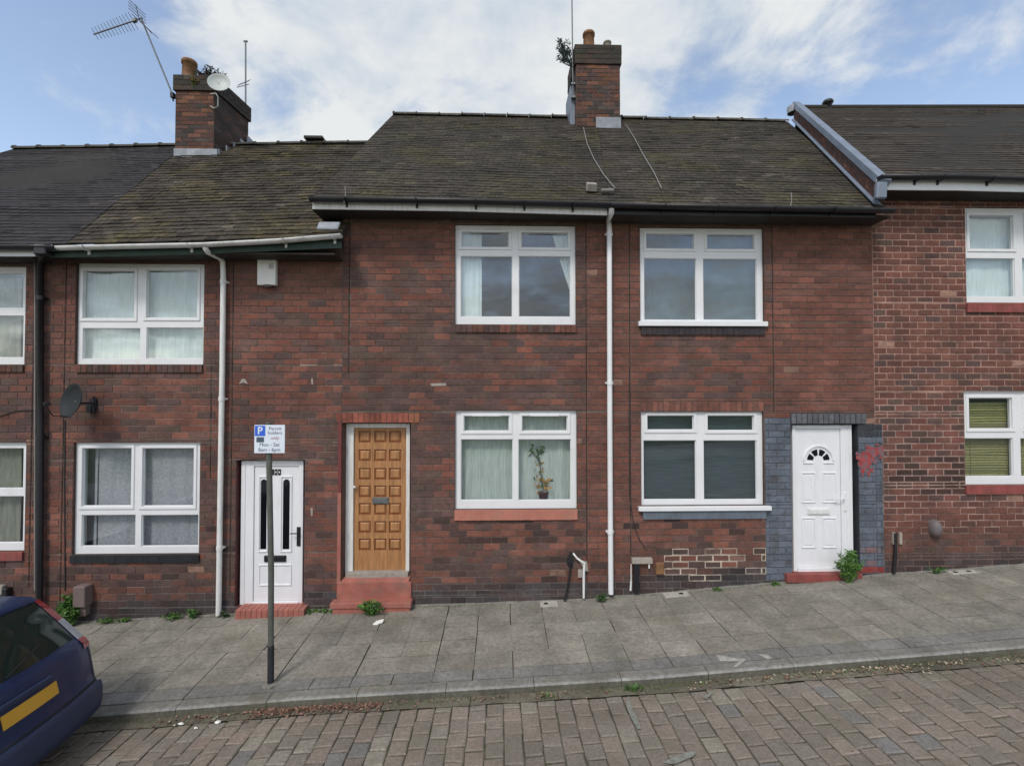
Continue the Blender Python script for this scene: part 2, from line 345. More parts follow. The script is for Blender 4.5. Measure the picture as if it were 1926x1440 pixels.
# road setts as real blocks
b = MB(); r2 = random.Random(3)
PW, PL = .172, .190
xcol = -12.0; ci = 0
while xcol < 12.0:
    off = (ci % 2)*.5*PL+r2.uniform(-.02, .02); y = KY-.13+.5*PL-off
    while y > 1.2:
        x0, x1, y0, y1 = xcol+.005, xcol+PW-.005, y-PL+.005, y-.004
        y1 = min(y1, KY-.137)
        if y1-y0 < .05: y -= PL; continue
        g = r2.random(); t = r2.random()
        c = mixc((.198, .165, .134), (.160, .142, .118), g)
        if t < .07: c = (.192, .156, .128)
        elif t < .13: c = (.150, .143, .134)
        elif t < .22: c = (.205, .186, .152)
        c = scl(c, 1.13*r2.uniform(.90, 1.10)*(1+.15*vn(x0*.5, y0*.5, 4)))
        dip = -.018*abs(vn(x0*.8, y0*.8, 9)); tl = [r2.uniform(-.004, .004) for _ in range(4)]
        zt = [zroad(px_, py_)+dip+q for (px_, py_), q in zip(((x0, y0), (x1, y0), (x1, y1), (x0, y1)), tl)]
        j = [r2.uniform(-.007, .007) for _ in range(8)]
        bot = [(x0+j[0], y0+j[1]), (x1+j[2], y0+j[3]), (x1+j[4], y1+j[5]), (x0+j[6], y1+j[7])]
        cx, cy = (x0+x1)/2, (y0+y1)/2; bv = .011
        top = [(px_+(bv if px_ < cx else -bv), py_+(bv if py_ < cy else -bv)) for px_, py_ in bot]
        i0 = len(b.v)
        for (p, q), z in zip(top, zt): b.v.append((p, q, z))
        for (p, q), z in zip(bot, zt): b.v.append((p, q, z-.007))
        for (p, q), z in zip(bot, zt): b.v.append((p, q, z-.03))
        fs = [(0, 1, 2, 3)]+[(4+k, 4+(k+1) % 4, (k+1) % 4, k) for k in range(4)]+[(8+k, 8+(k+1) % 4, 4+(k+1) % 4, 4+k) for k in range(4)]
        for ff in fs: b.f.append(tuple(i0+k for k in ff)); b.c.append(c); b.m.append(0); b.sm.append(False)
        y -= PL
    xcol += PW; ci += 1
tag(b.build('road', M['sett'], origin=(0, 0, 0)), kind='structure')
M['farsett'] = mat('far_road', (.11, .10, .088), .9, .2, 5, bump=.5, bs=20)
sheet('road_far_side', frange(-30, 30, 1), frange(-4.2, 1.2, .6), lambda x, y: zroad(x, y), M['farsett'])
sheet('road_uphill', frange(12, 30, 1), frange(1.2, KY, .6), lambda x, y: zroad(x, y), M['farsett'])
sheet('road_downhill', frange(-30, -12, 1), frange(1.2, KY, .6), lambda x, y: zroad(x, y), M['farsett'])
# drainage channel along the kerb: flat grey stone strip, dirty
b = MB(); x = -12.0; k = 0
while x < 12:
    x1 = x+.9; c = scl((.13, .118, .088), r2.uniform(.85, 1.2))
    b.grid([[(xx, yy, zroad(xx, yy)+.004+.004*vn(xx*3, yy*3)) for yy in (KY-.15-.025*vn(xx*6, 3, 9), KY-.07, KY)] for xx in frange(x+.004, x1-.004, .2)], c, 0, True); x = x1
tag(b.build('gutter_channel', M['slab'], origin=(0, 0, 0)), kind='structure')
# kerb
b = MB(); x = -30.0; r3 = random.Random(5)
while x < 30:
    x1 = x+.92; g = .003; c = (1, 1, 1); P = []
    for xx in frange(x+g, x1-g, .3):
        z = zkerb(xx); dz = r3.uniform(-.001, .001)
        P.append([(xx, KY, z-KH-.06), (xx, KY, z-.018), (xx, KY+.012, z-.004+dz), (xx, KY+.03, z+dz), (xx, KY+.135, z+.003), (xx, KY+.14, z-.06)])
    kk = r3.uniform(.9, 1.1)
    for i in range(len(P)-1):
        for j, cc in enumerate(((.105, .10, .078), (.22, .22, .205), (.20, .195, .18), (.17, .163, .145), (.1, .1, .09))): b.face([P[i][j], P[i+1][j], P[i+1][j+1], P[i][j+1]], scl(cc, kk))
    b.face(P[0][::-1], (.1, .1, .09)); b.face(P[-1], (.1, .1, .09))
    x = x1
tag(b.build('kerb', M['slab'], origin=(0, 0, 0)), kind='structure')
# pavement slabs
b = MB(); r4 = random.Random(11)
rows = [KY+.145, KY+.335, KY+.66, KY+.98, KY+1.30, KY+1.62, WY-.02]
SW = .436; x = X7(959, 1157)-SW*40
sheet('pavement_bed', frange(-30, 30, .5), [KY+.13, 5.6, 6.2, WY+.3], lambda x, y: zpave(x, y)-.014, bed)
while x < 14:
    for ri, (ya, yb) in enumerate(zip(rows, rows[1:])):
        xo = x+r4.uniform(-.006, .006)
        g = .003 if (r4.random() < .8) else .0055
        c = mixc((.230, .212, .178), (.208, .198, .168), r4.random()); c = scl(c, r4.uniform(.93, 1.06)*(1+.14*vn(x*.8, ya*1.2, 3)))
        if ri == 0: c = scl((.175, .170, .158), r4.uniform(.9, 1.1))
        if r4.random() < .05: c = scl(c, 1.1)
        x0, x1, y0, y1 = xo+g, xo+SW-g, ya+g, yb-g
        t1, t2 = r4.uniform(-.003, .003), r4.uniform(-.003, .003)
        P = [[(xx, yy, zpave(xx, yy)+t1*(xx-x0)/SW+t2*(yy-y0)/.5+.002) for yy in (y0, (y0+y1)/2, y1)] for xx in (x0, (x0+x1)/2, x1)]
        b.grid(P, c, 0, False)
        rim = [(x0, y0), (x1, y0), (x1, y1), (x0, y1)]
        for k in range(4):
            p, q = rim[k], rim[(k+1) % 4]
            b.face([(*p, zpave(*p)-.02), (*q, zpave(*q)-.02), (*q, zpave(*q)+.002), (*p, zpave(*p)+.002)], c)
    x += SW
tag(b.build('pavement', M['slab'], origin=(0, 0, 0)), kind='structure')
sheet('pavement_opposite', frange(-30, 30, 1), [-9.0, -6.5, -4.3, -4.2], lambda x, y: zkerb(x)+.02 if y < -4.25 else zkerb(x)-.1, M['concrete'])
# mortar fillet between pavement and house walls
b = MB()
P = []
for x in frange(-11.5, 11.5, .08):
    wv = .035+.05*max(0, vn(x*1.3, 3, 2))+.02*vn(x*9, 1, 2)
    z = zwall(x); P.append([(x, WY-max(.012, wv), z+.001), (x, WY-.01, z+.012+.012*vn(x*5, 7, 1)), (x, WY+.02, z+.03+.012*vn(x*4, 2, 1))])
b.grid(P, (1, 1, 1)); tag(b.build('pavement_edge', M['concrete'], origin=(0, 0, 0)), kind='structure')

# ------------------------------------------------------------------ brickwork
BH, BL = .0955, .241
PAL_R = [(.180, .078, .058), (.196, .084, .062), (.160, .073, .057), (.184, .073, .053), (.156, .073, .059)]
PAL_D = [(.120, .070, .062), (.106, .066, .061), (.130, .074, .063), (.112, .073, .061)]
def subtract(iv, cut):
    out_ = []
    for a, c in iv:
        if cut[1] <= a or cut[0] >= c: out_.append((a, c)); continue
        if cut[0] > a: out_.append((a, cut[0]))
        if cut[1] < c: out_.append((cut[1], c))
    return out_
def brick_quad(b, x0, x1, z0, z1, Y, col, r, mort, gx=.0045, gz=.0045, soldier=False, dpt=.009):
    # mortar cell
    jy = r.uniform(-.0012, .0012); yb = Y+dpt
    b.face([(x0, Y+.006, z0), (x1, Y+.006, z0), (x1, Y+.006, z1), (x0, Y+.006, z1)], mort)
    ax0, ax1, az0, az1 = x0+gx, x1-gx, z0+gz, z1-gz
    if ax1-ax0 < .012 or az1-az0 < .012: return
    e = .0035; i0 = len(b.v); yf = Y+jy
    b.v += [(ax0+e, yf, az0+e), (ax1-e, yf, az0+e), (ax1-e, yf, az1-e), (ax0+e, yf, az1-e), (ax0, yb, az0), (ax1, yb, az0), (ax1, yb, az1), (ax0, yb, az1)]
    for q in ((0, 1, 2, 3), (4, 5, 1, 0), (5, 6, 2, 1), (6, 7, 3, 2), (7, 4, 0, 3)):
        b.f.append(tuple(i0+k for k in q)); b.c.append(col); b.m.append(0); b.sm.append(False)
def brickwork(b, x0, x1, zb, zt, openings, colf, mortf, joints=(), Y=WY, seed=1, phase=0, gap=.0048):
    r = random.Random(seed); k0 = math.floor(zb/BH); k1 = math.ceil(zt/BH)
    for k in range(k0, k1):
        za, zc = max(zb, k*BH), min(zt, (k+1)*BH)
        brks = sorted({za, zc} | {q for o in openings for q in (o[2], o[3]) if za+.004 < q < zc-.004})
        off = (k % 2)*.5*BL+phase; rowr = r.uniform(-1, 1)
        for a, c in zip(brks, brks[1:]):
            zm = (a+c)/2; iv = [(x0, x1)]
            for o in openings:
                if o[2] < zm < o[3]: iv = subtract(iv, (o[0], o[1]))
            for j in joints:
                if j[1] < zm < j[2]:
                    if len(j) > 3: iv = [w_ for a_, c_ in iv for w_ in ([(a_, j[0]), (j[0], c_)] if a_ < j[0] < c_ else [(a_, c_)])]
                    else: iv = subtract(iv, (j[0]-.005, j[0]+.005))
            for p, q in iv:
                if q-p < .003: continue
                n0 = math.floor((p-off)/BL); n1 = math.ceil((q-off)/BL)
                for n in range(n0, n1):
                    xa, xb = max(p, off+n*BL), min(q, off+(n+1)*BL)
                    if xb-xa < .004: continue
                    rb = random.Random(seed*7919+k*613+n)
                    mc = mortf((xa+xb)/2, (k+.5)*BH, rb); gg = gap if mc[0] < .3 or gap > .006 else .010
                    brick_quad(b, xa, xb, a, c, Y, colf((xa+xb)/2, (k+.5)*BH, rb, rowr), rb, mc, gg*(.75 if gg < .006 else 1), gg*rb.uniform(.9, 1.25))
            for j in joints:
                if j[1] < zm < j[2] and len(j) == 3: b.face([(j[0]-.006, Y+.012, a), (j[0]+.006, Y+.012, a), (j[0]+.006, Y+.012, c), (j[0]-.006, Y+.012, c)], (.025, .018, .016))
ZE_dark = Z7(405)
def pick(rb, pal): return pal[rb.randrange(len(pal))]
def weather(c, x, z, rb, eave):
    d = z-zwall(x)
    if d < .28:  # blackened plinth of dark engineering bricks
        k = max(0, min(1, (.30-d)/.08)); c = mixc(c, scl((.045, .043, .047), rb.uniform(.6, 1.5)), k*.85)
    if d < .75: c = mixc(c, (.06, .045, .04), .45*max(0, vn(x*1.2, z*2.5, 8)+.25))
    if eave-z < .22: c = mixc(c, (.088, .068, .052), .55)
    return c
def col_central(bias, red, eave, orange=None):
    def f(x, z, rb, rowr):
        n = vn(x*.55, z*1.6, bias[1])+.35*vn(x*2, z*5, 3.3)+.28*rowr+bias[0]
        if z < Z7(640): n += .35
        c = pick(rb, PAL_D) if rb.random() < .36+.6*n else pick(rb, PAL_R)
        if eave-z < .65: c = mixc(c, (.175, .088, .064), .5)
        for (xa, xb, za, zb) in red:
            if xa < x < xb and za < z < zb: c = mixc(c, scl((.195, .082, .060), rb.uniform(.88, 1.12)), .6)
        if z < zwall(x)+1.25:
            q = vn(x*2.2, z*6, 31)
            if rb.random() < .22+q*.5: c = scl(pick(rb, PAL_D), rb.uniform(.5, .95))
            elif rb.random() < .25: c = scl((.19, .078, .055), rb.uniform(.85, 1.12))
        if rb.random() < .006: c = (.27, .16, .12)
        c = scl(c, rb.uniform(.88, 1.12)*(1+.05*rowr)*(1+.18*vn(x*.9, z*.9, 5)))
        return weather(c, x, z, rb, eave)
    return f
def mort_central(pale=()):
    def f(x, z, rb):
        c = mixc((.165, .122, .104), (.105, .080, .068), .5+.9*vn(x*1.1, z*3, 14)+rb.uniform(-.25, .25))
        for (xa, xb, za, zb, cc, k) in pale:
            if xa < x < xb and za < z < zb and rb.random() < k*(.85+1.1*vn(x*2.6, z*7, 44)): c = cc
        if z-zwall(x) < .3 and rb.random() < .6: c = (.15, .14, .13)
        return scl(c, rb.uniform(.85, 1.15))
    return f

def shell(b, x0, x1, zb, zt, openings, s=.15, depth=7.2, th=.24):
    """reveals of the openings and the inner leaf, party walls, back wall"""
    Y = WY
    for (a, c, z0, z1, *rest) in openings:
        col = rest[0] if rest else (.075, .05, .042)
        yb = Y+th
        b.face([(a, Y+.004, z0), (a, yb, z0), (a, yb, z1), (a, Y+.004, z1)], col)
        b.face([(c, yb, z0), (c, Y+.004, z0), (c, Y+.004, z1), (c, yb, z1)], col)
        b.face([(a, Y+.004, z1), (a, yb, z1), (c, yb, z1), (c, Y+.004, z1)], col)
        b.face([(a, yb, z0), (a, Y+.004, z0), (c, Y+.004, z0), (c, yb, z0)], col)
    # inner leaf with the same openings
    zs = sorted({zb, zt} | {q for o in openings for q in (o[2], o[3])})
    for a, c in zip(zs, zs[1:]):
        iv = [(x0, x1)]
        for o in openings:
            if o[2] < (a+c)/2 < o[3]: iv = subtract(iv, (o[0], o[1]))
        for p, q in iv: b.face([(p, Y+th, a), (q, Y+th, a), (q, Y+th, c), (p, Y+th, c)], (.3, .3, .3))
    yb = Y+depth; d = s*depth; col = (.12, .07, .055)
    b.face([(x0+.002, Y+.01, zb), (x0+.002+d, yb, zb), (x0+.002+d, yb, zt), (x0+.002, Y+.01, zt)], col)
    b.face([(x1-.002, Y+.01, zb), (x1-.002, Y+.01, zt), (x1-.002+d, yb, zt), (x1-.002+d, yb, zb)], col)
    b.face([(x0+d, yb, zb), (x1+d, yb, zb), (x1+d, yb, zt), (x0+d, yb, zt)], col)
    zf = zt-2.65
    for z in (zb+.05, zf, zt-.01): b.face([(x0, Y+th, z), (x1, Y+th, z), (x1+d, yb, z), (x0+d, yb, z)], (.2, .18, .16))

# ------------------------------------------------------------------ roofs
def roof(parent, eL, eR, rL, rR, colf, m, nrow=44, tw=.165, jit=.003, thick=.007, seed=1, ridge=True, ridgecol=(.10, .095, .08), nm='roof'):
    eL, eR, rL, rR = map(Vector, (eL, eR, rL, rR)); r = random.Random(seed); b = MB()
    def P(s, t): return (eL.lerp(eR, s)).lerp(rL.lerp(rR, s), t)
    n = ((eR-eL).cross(rL-eL)).normalized()
    if n.z < 0: n = -n
    nc = int((eR-eL).length/tw)
    for i in range(nrow):
        t0, t1 = i/nrow, min(1, (i+1.25)/nrow)
        sag = .012*vn(i*.3, 1.1, seed)
        for j in range(-1, nc+1):
            o = (i % 2)*.5
            s0, s1 = max(0, (j+o)/nc), min(1, (j+1+o)/nc)
            if s1-s0 < .001: continue
            x = (j+.5)/nc*(eR-eL).length; yv = i/nrow*5
            c = colf(x, yv, r)
            und = .014*vn(x*.8, yv*.8, seed+2); j1 = r.uniform(-jit, jit); j2 = r.uniform(-jit, jit); jl = r.uniform(-.1, .1)/nrow
            a0, a1, a2, a3 = P(s0+.0004, t0+jl), P(s1-.0004, t0+jl), P(s1-.0004, t1), P(s0+.0004, t1)
            h0 = n*(thick*1.6+j1+und+sag); h1 = n*(thick*1.6+j2+und+sag); h2 = n*(und+sag+.001)
            b.face([a0+h0, a1+h1, a2+h2, a3+h2], c)
            b.face([a0+h0-n*thick*1.5, a1+h1-n*thick*1.5, a1+h1, a0+h0], c)
    # underlay + back slope + verge edge
    dn = n*-.03
    b.face([eL+dn*.2, eR+dn*.2, rR+dn*.2, rL+dn*.2], (.03, .028, .025))
    bl, br = rL+(rL-eL)*Vector((1, 1, -1)), rR+(rR-eR)*Vector((1, 1, -1))
    bl = Vector((2*rL.x-eL.x, 2*rL.y-eL.y, eL.z)); br = Vector((2*rR.x-eR.x, 2*rR.y-eR.y, eR.z))
    b.face([rL, rR, br, bl], colf(0, 0, r)); b.face([rL+Vector((0, 0, -.1)), rR+Vector((0, 0, -.1)), br+Vector((0, 0, -.1)), bl+Vector((0, 0, -.1))], (.03, .03, .03))
    # verge thickness at both ends
    for e0, r0 in ((eL, rL), (eR, rR)):
        dz = Vector((0, 0, -.09)); up = n*thick*1.5
        b.face([e0+dz, r0+dz, r0+up, e0+up], (.07, .062, .052)); b2 = Vector((2*r0.x-e0.x, 2*r0.y-e0.y, e0.z)); b.face([r0+dz, b2+dz, b2+up, r0+up], (.07, .062, .052))
    o = b.build(nm, m, parent)
    if ridge:
        b = MB(); Lr = (rR-rL).length; k = max(1, round(Lr/.5)); ax = (rR-rL).normalized()
        for q in range(k):
            p0, p1 = rL.lerp(rR, q/k), rL.lerp(rR, (q+1)/k); col = scl(ridgecol, r.uniform(.75, 1.25)); dz = r.uniform(-.006, .01); sk = r.uniform(-.008, .008)
            P_ = []
            for pp, rr in ((p0+ax*.004, .122), (p0+ax*.03, .122), (p0+ax*.034, .100), (p1-ax*.004, .100)):
                P_.append([pp+Vector((0, -rr*math.cos(tt), rr*.80*math.sin(tt)-.035+dz+sk*(pp-p0).length)) for tt in [math.pi*w_/8 for w_ in range(9)]])
            b.grid(P_, col, 0, True)
            b.face([tuple(p) for p in P_[0]], col)
        b.build('ridge', m, o)
    return o
def gable(b, e, r_, zb, Y0=WY):
    """triangular gable infill below verge"""
    e, r_ = Vector(e), Vector(r_); b2 = Vector((2*r_.x-e.x, 2*r_.y-e.y, e.z))
    b.face([(e.x, e.y+.2, e.z-.02), (b2.x, b2.y, b2.z-.02), (r_.x, r_.y, r_.z-.05)], (.1, .06, .05))
def gutter(parent, pts, m, r=.055, name='gutter', brackets=None, bm=None):
    b = MB(); P = []
    for p in pts:
        P.append([Vector(p)+Vector((0, -math.cos(t)*r, -math.sin(t)*r)) for t in [math.pi*k/8 for k in range(9)]])
    b.grid(P, (1, 1, 1)); b.face(P[0]); b.face(P[-1][::-1])
    o = b.build(name, m, parent, solid=.004)
    if brackets:
        for t in brackets:
            bb = MB()
            n_ = len(pts)-1; f = t*n_; k = min(n_-1, int(f)); p = Vector(pts[k]).lerp(Vector(pts[k+1]), f-k)
            bb.tube([p+Vector((0, -math.cos(q)*(r+.006), -math.sin(q)*(r+.006))) for q in [math.pi*k_/8 for k_ in range(9)]], .009, 6)
            bb.box(p.x-.014, p.x+.014, p.y+r-.0, p.y+r+.02, p.z-.1, p.z)
            bb.build('gutter_bracket', bm or m, o)
    return o
def board(parent, pts, h, name, m, Y0, th=.022):
    b = MB(); P = []
    for p in pts:
        x, y, z = p; P.append([(x, Y0, z-h), (x, Y0, z), (x, Y0+th, z), (x, Y0+th, z-h), (x, Y0, z-h)])
    b.grid(P, (1, 1, 1), 0, False); b.face(P[0][:4]); b.face(P[-1][:4][::-1]); return b.build(name, m, parent)

def moss(base_c, moss_c, amount, sx=.8, s2=2.2, var=.25, streak=.3):
    def f(x, y, r):
        n = vn(x*sx, y*sx*1.7, 1.5)+.5*vn(x*s2*1.7, y*s2*2.5, 7.7)+streak*r.uniform(-1, 1)
        c = mixc(base_c, moss_c, (n+amount))
        if r.random() < .04: c = scl(c, .55)
        if r.random() < .03: c = scl(c, 1.5)
        return scl(c, r.uniform(1-var, 1+var))
    return f

# ------------------------------------------------------------------ windows
def window(parent, px, panes, Yf=WY+.045, m='upvc', sill=None, sashes=(), vents=(), wsill=None, lines=True):
    """px = outer frame rectangle, panes = list of pane rectangles (pixels of the photograph)"""
    x0, x1, z0, z1 = rect7(*px)
    b = MB(); PR = [rect7(*p) for p in panes]
    zs = sorted({z0, z1} | {q for p in PR for q in (p[2], p[3])})
    for a, c in zip(zs, zs[1:]):
        iv = [(x0, x1)]
        for p in PR:
            if p[2]-1e-6 <= a and c <= p[3]+1e-6: iv = subtract(iv, (p[0], p[1]))
        for p, q in iv:
            b.face([(p, Yf, a), (q, Yf, a), (q, Yf, c), (p, Yf, c)])
            b.face([(p, Yf+.06, a), (p, Yf+.06, c), (q, Yf+.06, c), (q, Yf+.06, a)])
    for p in PR:
        a, c, e, g = p
        for q in ([(a, e), (c, e)], [(c, e), (c, g)], [(c, g), (a, g)], [(a, g), (a, e)]):
            (xa, za), (xb, zb_) = q; b.face([(xa, Yf, za), (xb, Yf, zb_), (xb, Yf+.06, zb_), (xa, Yf+.06, za)])
    for q in ([(x0, z0), (x1, z0)], [(x1, z0), (x1, z1)], [(x1, z1), (x0, z1)], [(x0, z1), (x0, z0)]):
        (xa, za), (xb, zb_) = q; b.face([(xa, Yf, za), (xa, Yf+.06, za), (xb, Yf+.06, zb_), (xb, Yf, zb_)])
    # raised opening sashes and glazing beads
    for k in sashes:
        a, c, e, g = PR[k]; wd = .042; t = .014
        for (p, q, h, l) in ((a-wd, c+wd, g, g+wd), (a-wd, c+wd, e-wd, e), (a-wd, a, e, g), (c, c+wd, e, g)):
            b.box(p, q, Yf-t, Yf+.004, h, l)
    for k, p in enumerate(PR):
        a, c, e, g = p; wd = .010; yy = Yf+.012
        for (p_, q, h, l) in ((a, c, g-wd, g), (a, c, e, e+wd), (a, a+wd, e+wd, g-wd), (c-wd, c, e+wd, g-wd)):
            b.box(p_, q, yy, Yf+.03, h, l)
    for k in vents:   # night vent canopy along the head of a pane
        a, c, e, g = PR[k]; b.box(a+(c-a)*.18, c-(c-a)*.18, Yf-.03, Yf-.012, g-.006, g+.028)
    o = b.build('window', M[m], parent, bevel=.004)
    for p in PR:
        a, c, e, g = p; pb = MB(); pb.box(a-.008, c+.008, Yf+.026, Yf+.034, e-.008, g+.008)
        pb.build('pane', M['glass'], o)
    if wsill:
        s0, s1, t0, t1 = rect7(*wsill); sb = MB(); sb.box(s0, s1, WY-.055, Yf+.01, t0, t1); sb.build('sill_board', M[m], o, bevel=.004)
    if sill:
        s0, s1, t0, t1 = rect7(*sill[0]); kind = sill[1]
        sb = MB()
        if kind in M:
            n = max(2, round((s1-s0)/.078)); r = random.Random(int(px[0]))
            for k in range(n):
                sb.box(s0+(s1-s0)*k/n, s0+(s1-s0)*(k+1)/n-.0025, WY-.028+r.uniform(0, .002), WY+.05, t0+r.uniform(0, .003), t1+.002)
            sb.box(s0+.003, s1-.003, WY-.0245, WY+.048, t0+.004, t1-.001)
            sb.build('sill', M[kind], o)
        else:
            n = max(2, round((s1-s0)/.08)); r = random.Random(int(px[0]))
            for k in range(n):
                c = scl(pick(r, PAL_D if kind == 'brickdark' else PAL_D+PAL_R[:3]), r.uniform(.7, 1.3)*.85)
                if kind == 'brickdark': c = mixc(c, (.035, .037, .045), .8)
                sb.box(s0+(s1-s0)*k/n+.004, s0+(s1-s0)*(k+1)/n-.004, WY-.026, WY+.05, t0, t1, c)
            sb.box(s0, s1, WY-.019, WY+.048, t0+.003, t1-.003, (.06, .05, .045))
            sb.build('sill', M['brick'], o)
    return o, (x0, x1, z0, z1)

def curtain(px, Y, m, label, n=9, amp=.018, gather=None, name='curtain', cat='curtain', taper=0, group=None):
    Y = WY+.1+(Y-WY)*.25; PLN[0] = Y; x0, x1, z0, z1 = rect7(*px); PLN[0] = WY
    b = MB(); P = []
    nu = n*6; r = random.Random(int(px[0]*3+px[2])); ph = [r.uniform(0, 6.28) for _ in range(3)]
    for i in range(nu+1):
        s = i/nu; row = []
        for j in range(9):
            t = j/8
            xx = x0+(x1-x0)*s
            if taper > 0: xx = x0+(x1-x0)*(1-(1-s)*(1-taper*(1-t)**1.5)) if False else x1-(x1-x0)*(1-s)*(1-taper*(1-t)**1.2)
            if taper < 0: xx = x0+(x1-x0)*s*(1+taper*(1-t)**1.2)
            sw = s+.05*vn(s*2.7, t*.8, ph[2]); d = min(amp, .012)*(math.sin(sw*n*6.28+ph[0])*(.5+.9*abs(vn(s*3, t*.5, ph[1])))+.4*math.sin(sw*n*2.3*6.28+ph[1]+t)+.9*vn(s*n*.8, t*1.2, ph[0]))*(1 if not gather else (.4+.6*t))
            row.append((xx, Y+d, z0+(z1-z0)*t))
        P.append(row)
    b.grid(P); o = b.build(name, m, origin=((x0+x1)/2, Y, z0)); tag(o, label, cat, group); return o

# ================================================================== THE FIVE HOUSES
TOPB = 450
DK = (.075, .05, .042)
def gx(px, py=450): return W(px, py, WY).x
XA0 = -10.6
XAB = X7(92, 760); XBC = X7(643, 760); XCD = X7(1147, 760); XDE = X7(1643, 600); XE1 = 11.2

def house(name, label, x0, x1): return empty(name, ((x0+x1)/2, WY, zwall((x0+x1)/2)), label, 'house', None)
HA = house('terraced_house', 'end-of-frame brick house at far left with smooth blue-black roof and black downpipe', XA0, XAB)
HB = house('terraced_house', 'brick house with mossy roof, white front door with two slot windows and white swan-neck downpipe', XAB, XBC)
HC = house('terraced_house', 'middle brick house with orange panelled wooden front door and salmon step', XBC, XCD)
HD = house('terraced_house', 'brick house with white fanlight front door between grey painted brickwork', XCD, XDE)
HE = house('terraced_house', 'tallest uphill house at right with pale mortar joints and smooth brown roof', XDE, XE1)

# window rectangles (outer frame)
wA1 = (-190, 47, 500, 685); wA2 = (-190, 47, 832, 1037)
wB1 = (142, 383, 495, 685); wB2 = (137, 375, 832, 1042)
wC1 = (856, 1083, 423, 610); wC2 = (856, 1085, 772, 957)
wD1 = (1204, 1437, 428, 606); wD2 = (1206, 1437, 774, 950)
wE1 = (1817, 2030, 390, 569); wE2 = (1815, 2030, 735, 911)
dB = (443, 572, 865, 1140); dC = (640, 772, 795, 1120); dD = (1489, 1616, 797, 1078)

ZA = W(40, 462, WY).z; ZT = {}
ztopA = W(0, 478, WY).z+.06; ztopB = W(400, 470, WY).z+.06; ztopC = W(860, 395, WY).z+.06; ztopD = W(1400, 400, WY).z+.06; ztopE = W(1790, 360, WY).z+.06
zbase = zwall(-11)-.4
def R_(p, col=None):
    q = list(rect7(*p));
    if col: q.append(col)
    return tuple(q)
# --- house A
opA = [R_(wA1), R_(wA2), (XA0+.5, XA0+1.4, zwall(XA0+1)+.05, zwall(XA0+1)+2.15)]
b = MB()
brickwork(b, XA0, XAB, zbase, ztopA, opA, col_central((.05, 2), [], ztopA), mort_central(), joints=[(X7(62), Z7(1100), Z7(480))], seed=21)
shell(b, XA0, XAB, zbase, ztopA, opA); b.build('wall', M['brick'], HA)
ob = MB(); q = opA[2]; ob.box(q[0], q[1], WY+.1, WY+.15, q[2], q[3]); ob.build('door', M['door_white'], HA, bevel=.005)
ob = MB(); ob.box(q[0]-.05, q[1]+.05, WY-.05, WY+.2, zwall(q[0])-.2, q[2]); ob.build('step', M['redpaint'], HA, bevel=.01)
window(HA, wA1, [(-180, 38, 512, 578), (-180, 38, 592, 672)], sill=((-190, 46, 686, 699), 'brickmid'))
window(HA, wA2, [(-180, 38, 843, 920), (-180, 38, 934, 1023)], sill=((-190, 45, 1038, 1054), 'redpaint'))
# --- house B
pB = [(X7(200), X7(378), Z7(830), Z7(715), (.23, .165, .13), .9), (X7(378), X7(415), Z7(830), Z7(690), (.24, .2, .17), .7), (X7(200), X7(310), Z7(1125), Z7(1085), (.25, .22, .2), .35),
      (X7(575), X7(642), Z7(900), Z7(650), (.24, .19, .15), .45)]
opB = [R_(wB1), R_(wB2), R_(dB, (.10, .035, .035))]
b = MB()
cB = col_central((-.06, 6), [(X7(100), X7(140), Z7(700), Z7(540)), (X7(575), X7(640), Z7(1060), Z7(1015)), (X7(330), X7(360), Z7(1135), Z7(1090))], ztopB)
brickwork(b, XAB, XBC, zbase, ztopB, opB, cB, mort_central(pB), joints=[(X7(121), Z7(1120), Z7(480)), (X7(398), Z7(900), Z7(690)), (X7(437), Z7(1120), Z7(490))], seed=22)
shell(b, XAB, XBC, zbase, ztopB, opB); wallB = b.build('wall', M['brick'], HB)
window(HB, wB1, [(152, 249, 507, 598), (272, 368, 506, 597), (150, 259, 616, 675), (271, 378, 615, 674)], sashes=(0, 1), sill=((144, 382, 686, 700), 'brickmid'))
window(HB, wB2, [(150, 243, 843, 953), (264, 361, 843, 953), (148, 250, 969, 1029), (261, 369, 969, 1029)], sashes=(0, 1), sill=((134, 376, 1043, 1057), 'blackpaint'))
# --- house C
opC = [R_(wC1), R_(wC2), R_(dC, (.17, .045, .04))]
redC = [(X7(1085), XCD, Z7(1105), Z7(760)), (X7(775), X7(1060), Z7(1120), Z7(975))]
b = MB()
def cC_wrap(f):
    def g(x, z, rb, rowr):
        c = f(x, z, rb, rowr)
        return c
    return g
cC = col_central((.07, 11), [(X7(1106), XCD, Z7(1110), Z7(430)), (X7(800), X7(900), Z7(1040), Z7(975)), (X7(655), X7(850), Z7(460), Z7(405))], ztopC)
brickwork(b, XBC, XCD, zbase, ztopC, opC+[R_((632, 790, 776, 795))], cC, mort_central([(X7(775), X7(1060), Z7(1130), Z7(1085), (.17, .15, .13), .5)]),
          joints=[(X7(656), Z7(705), Z7(405)), (X7(1103), Z7(1110), Z7(405))], seed=23)
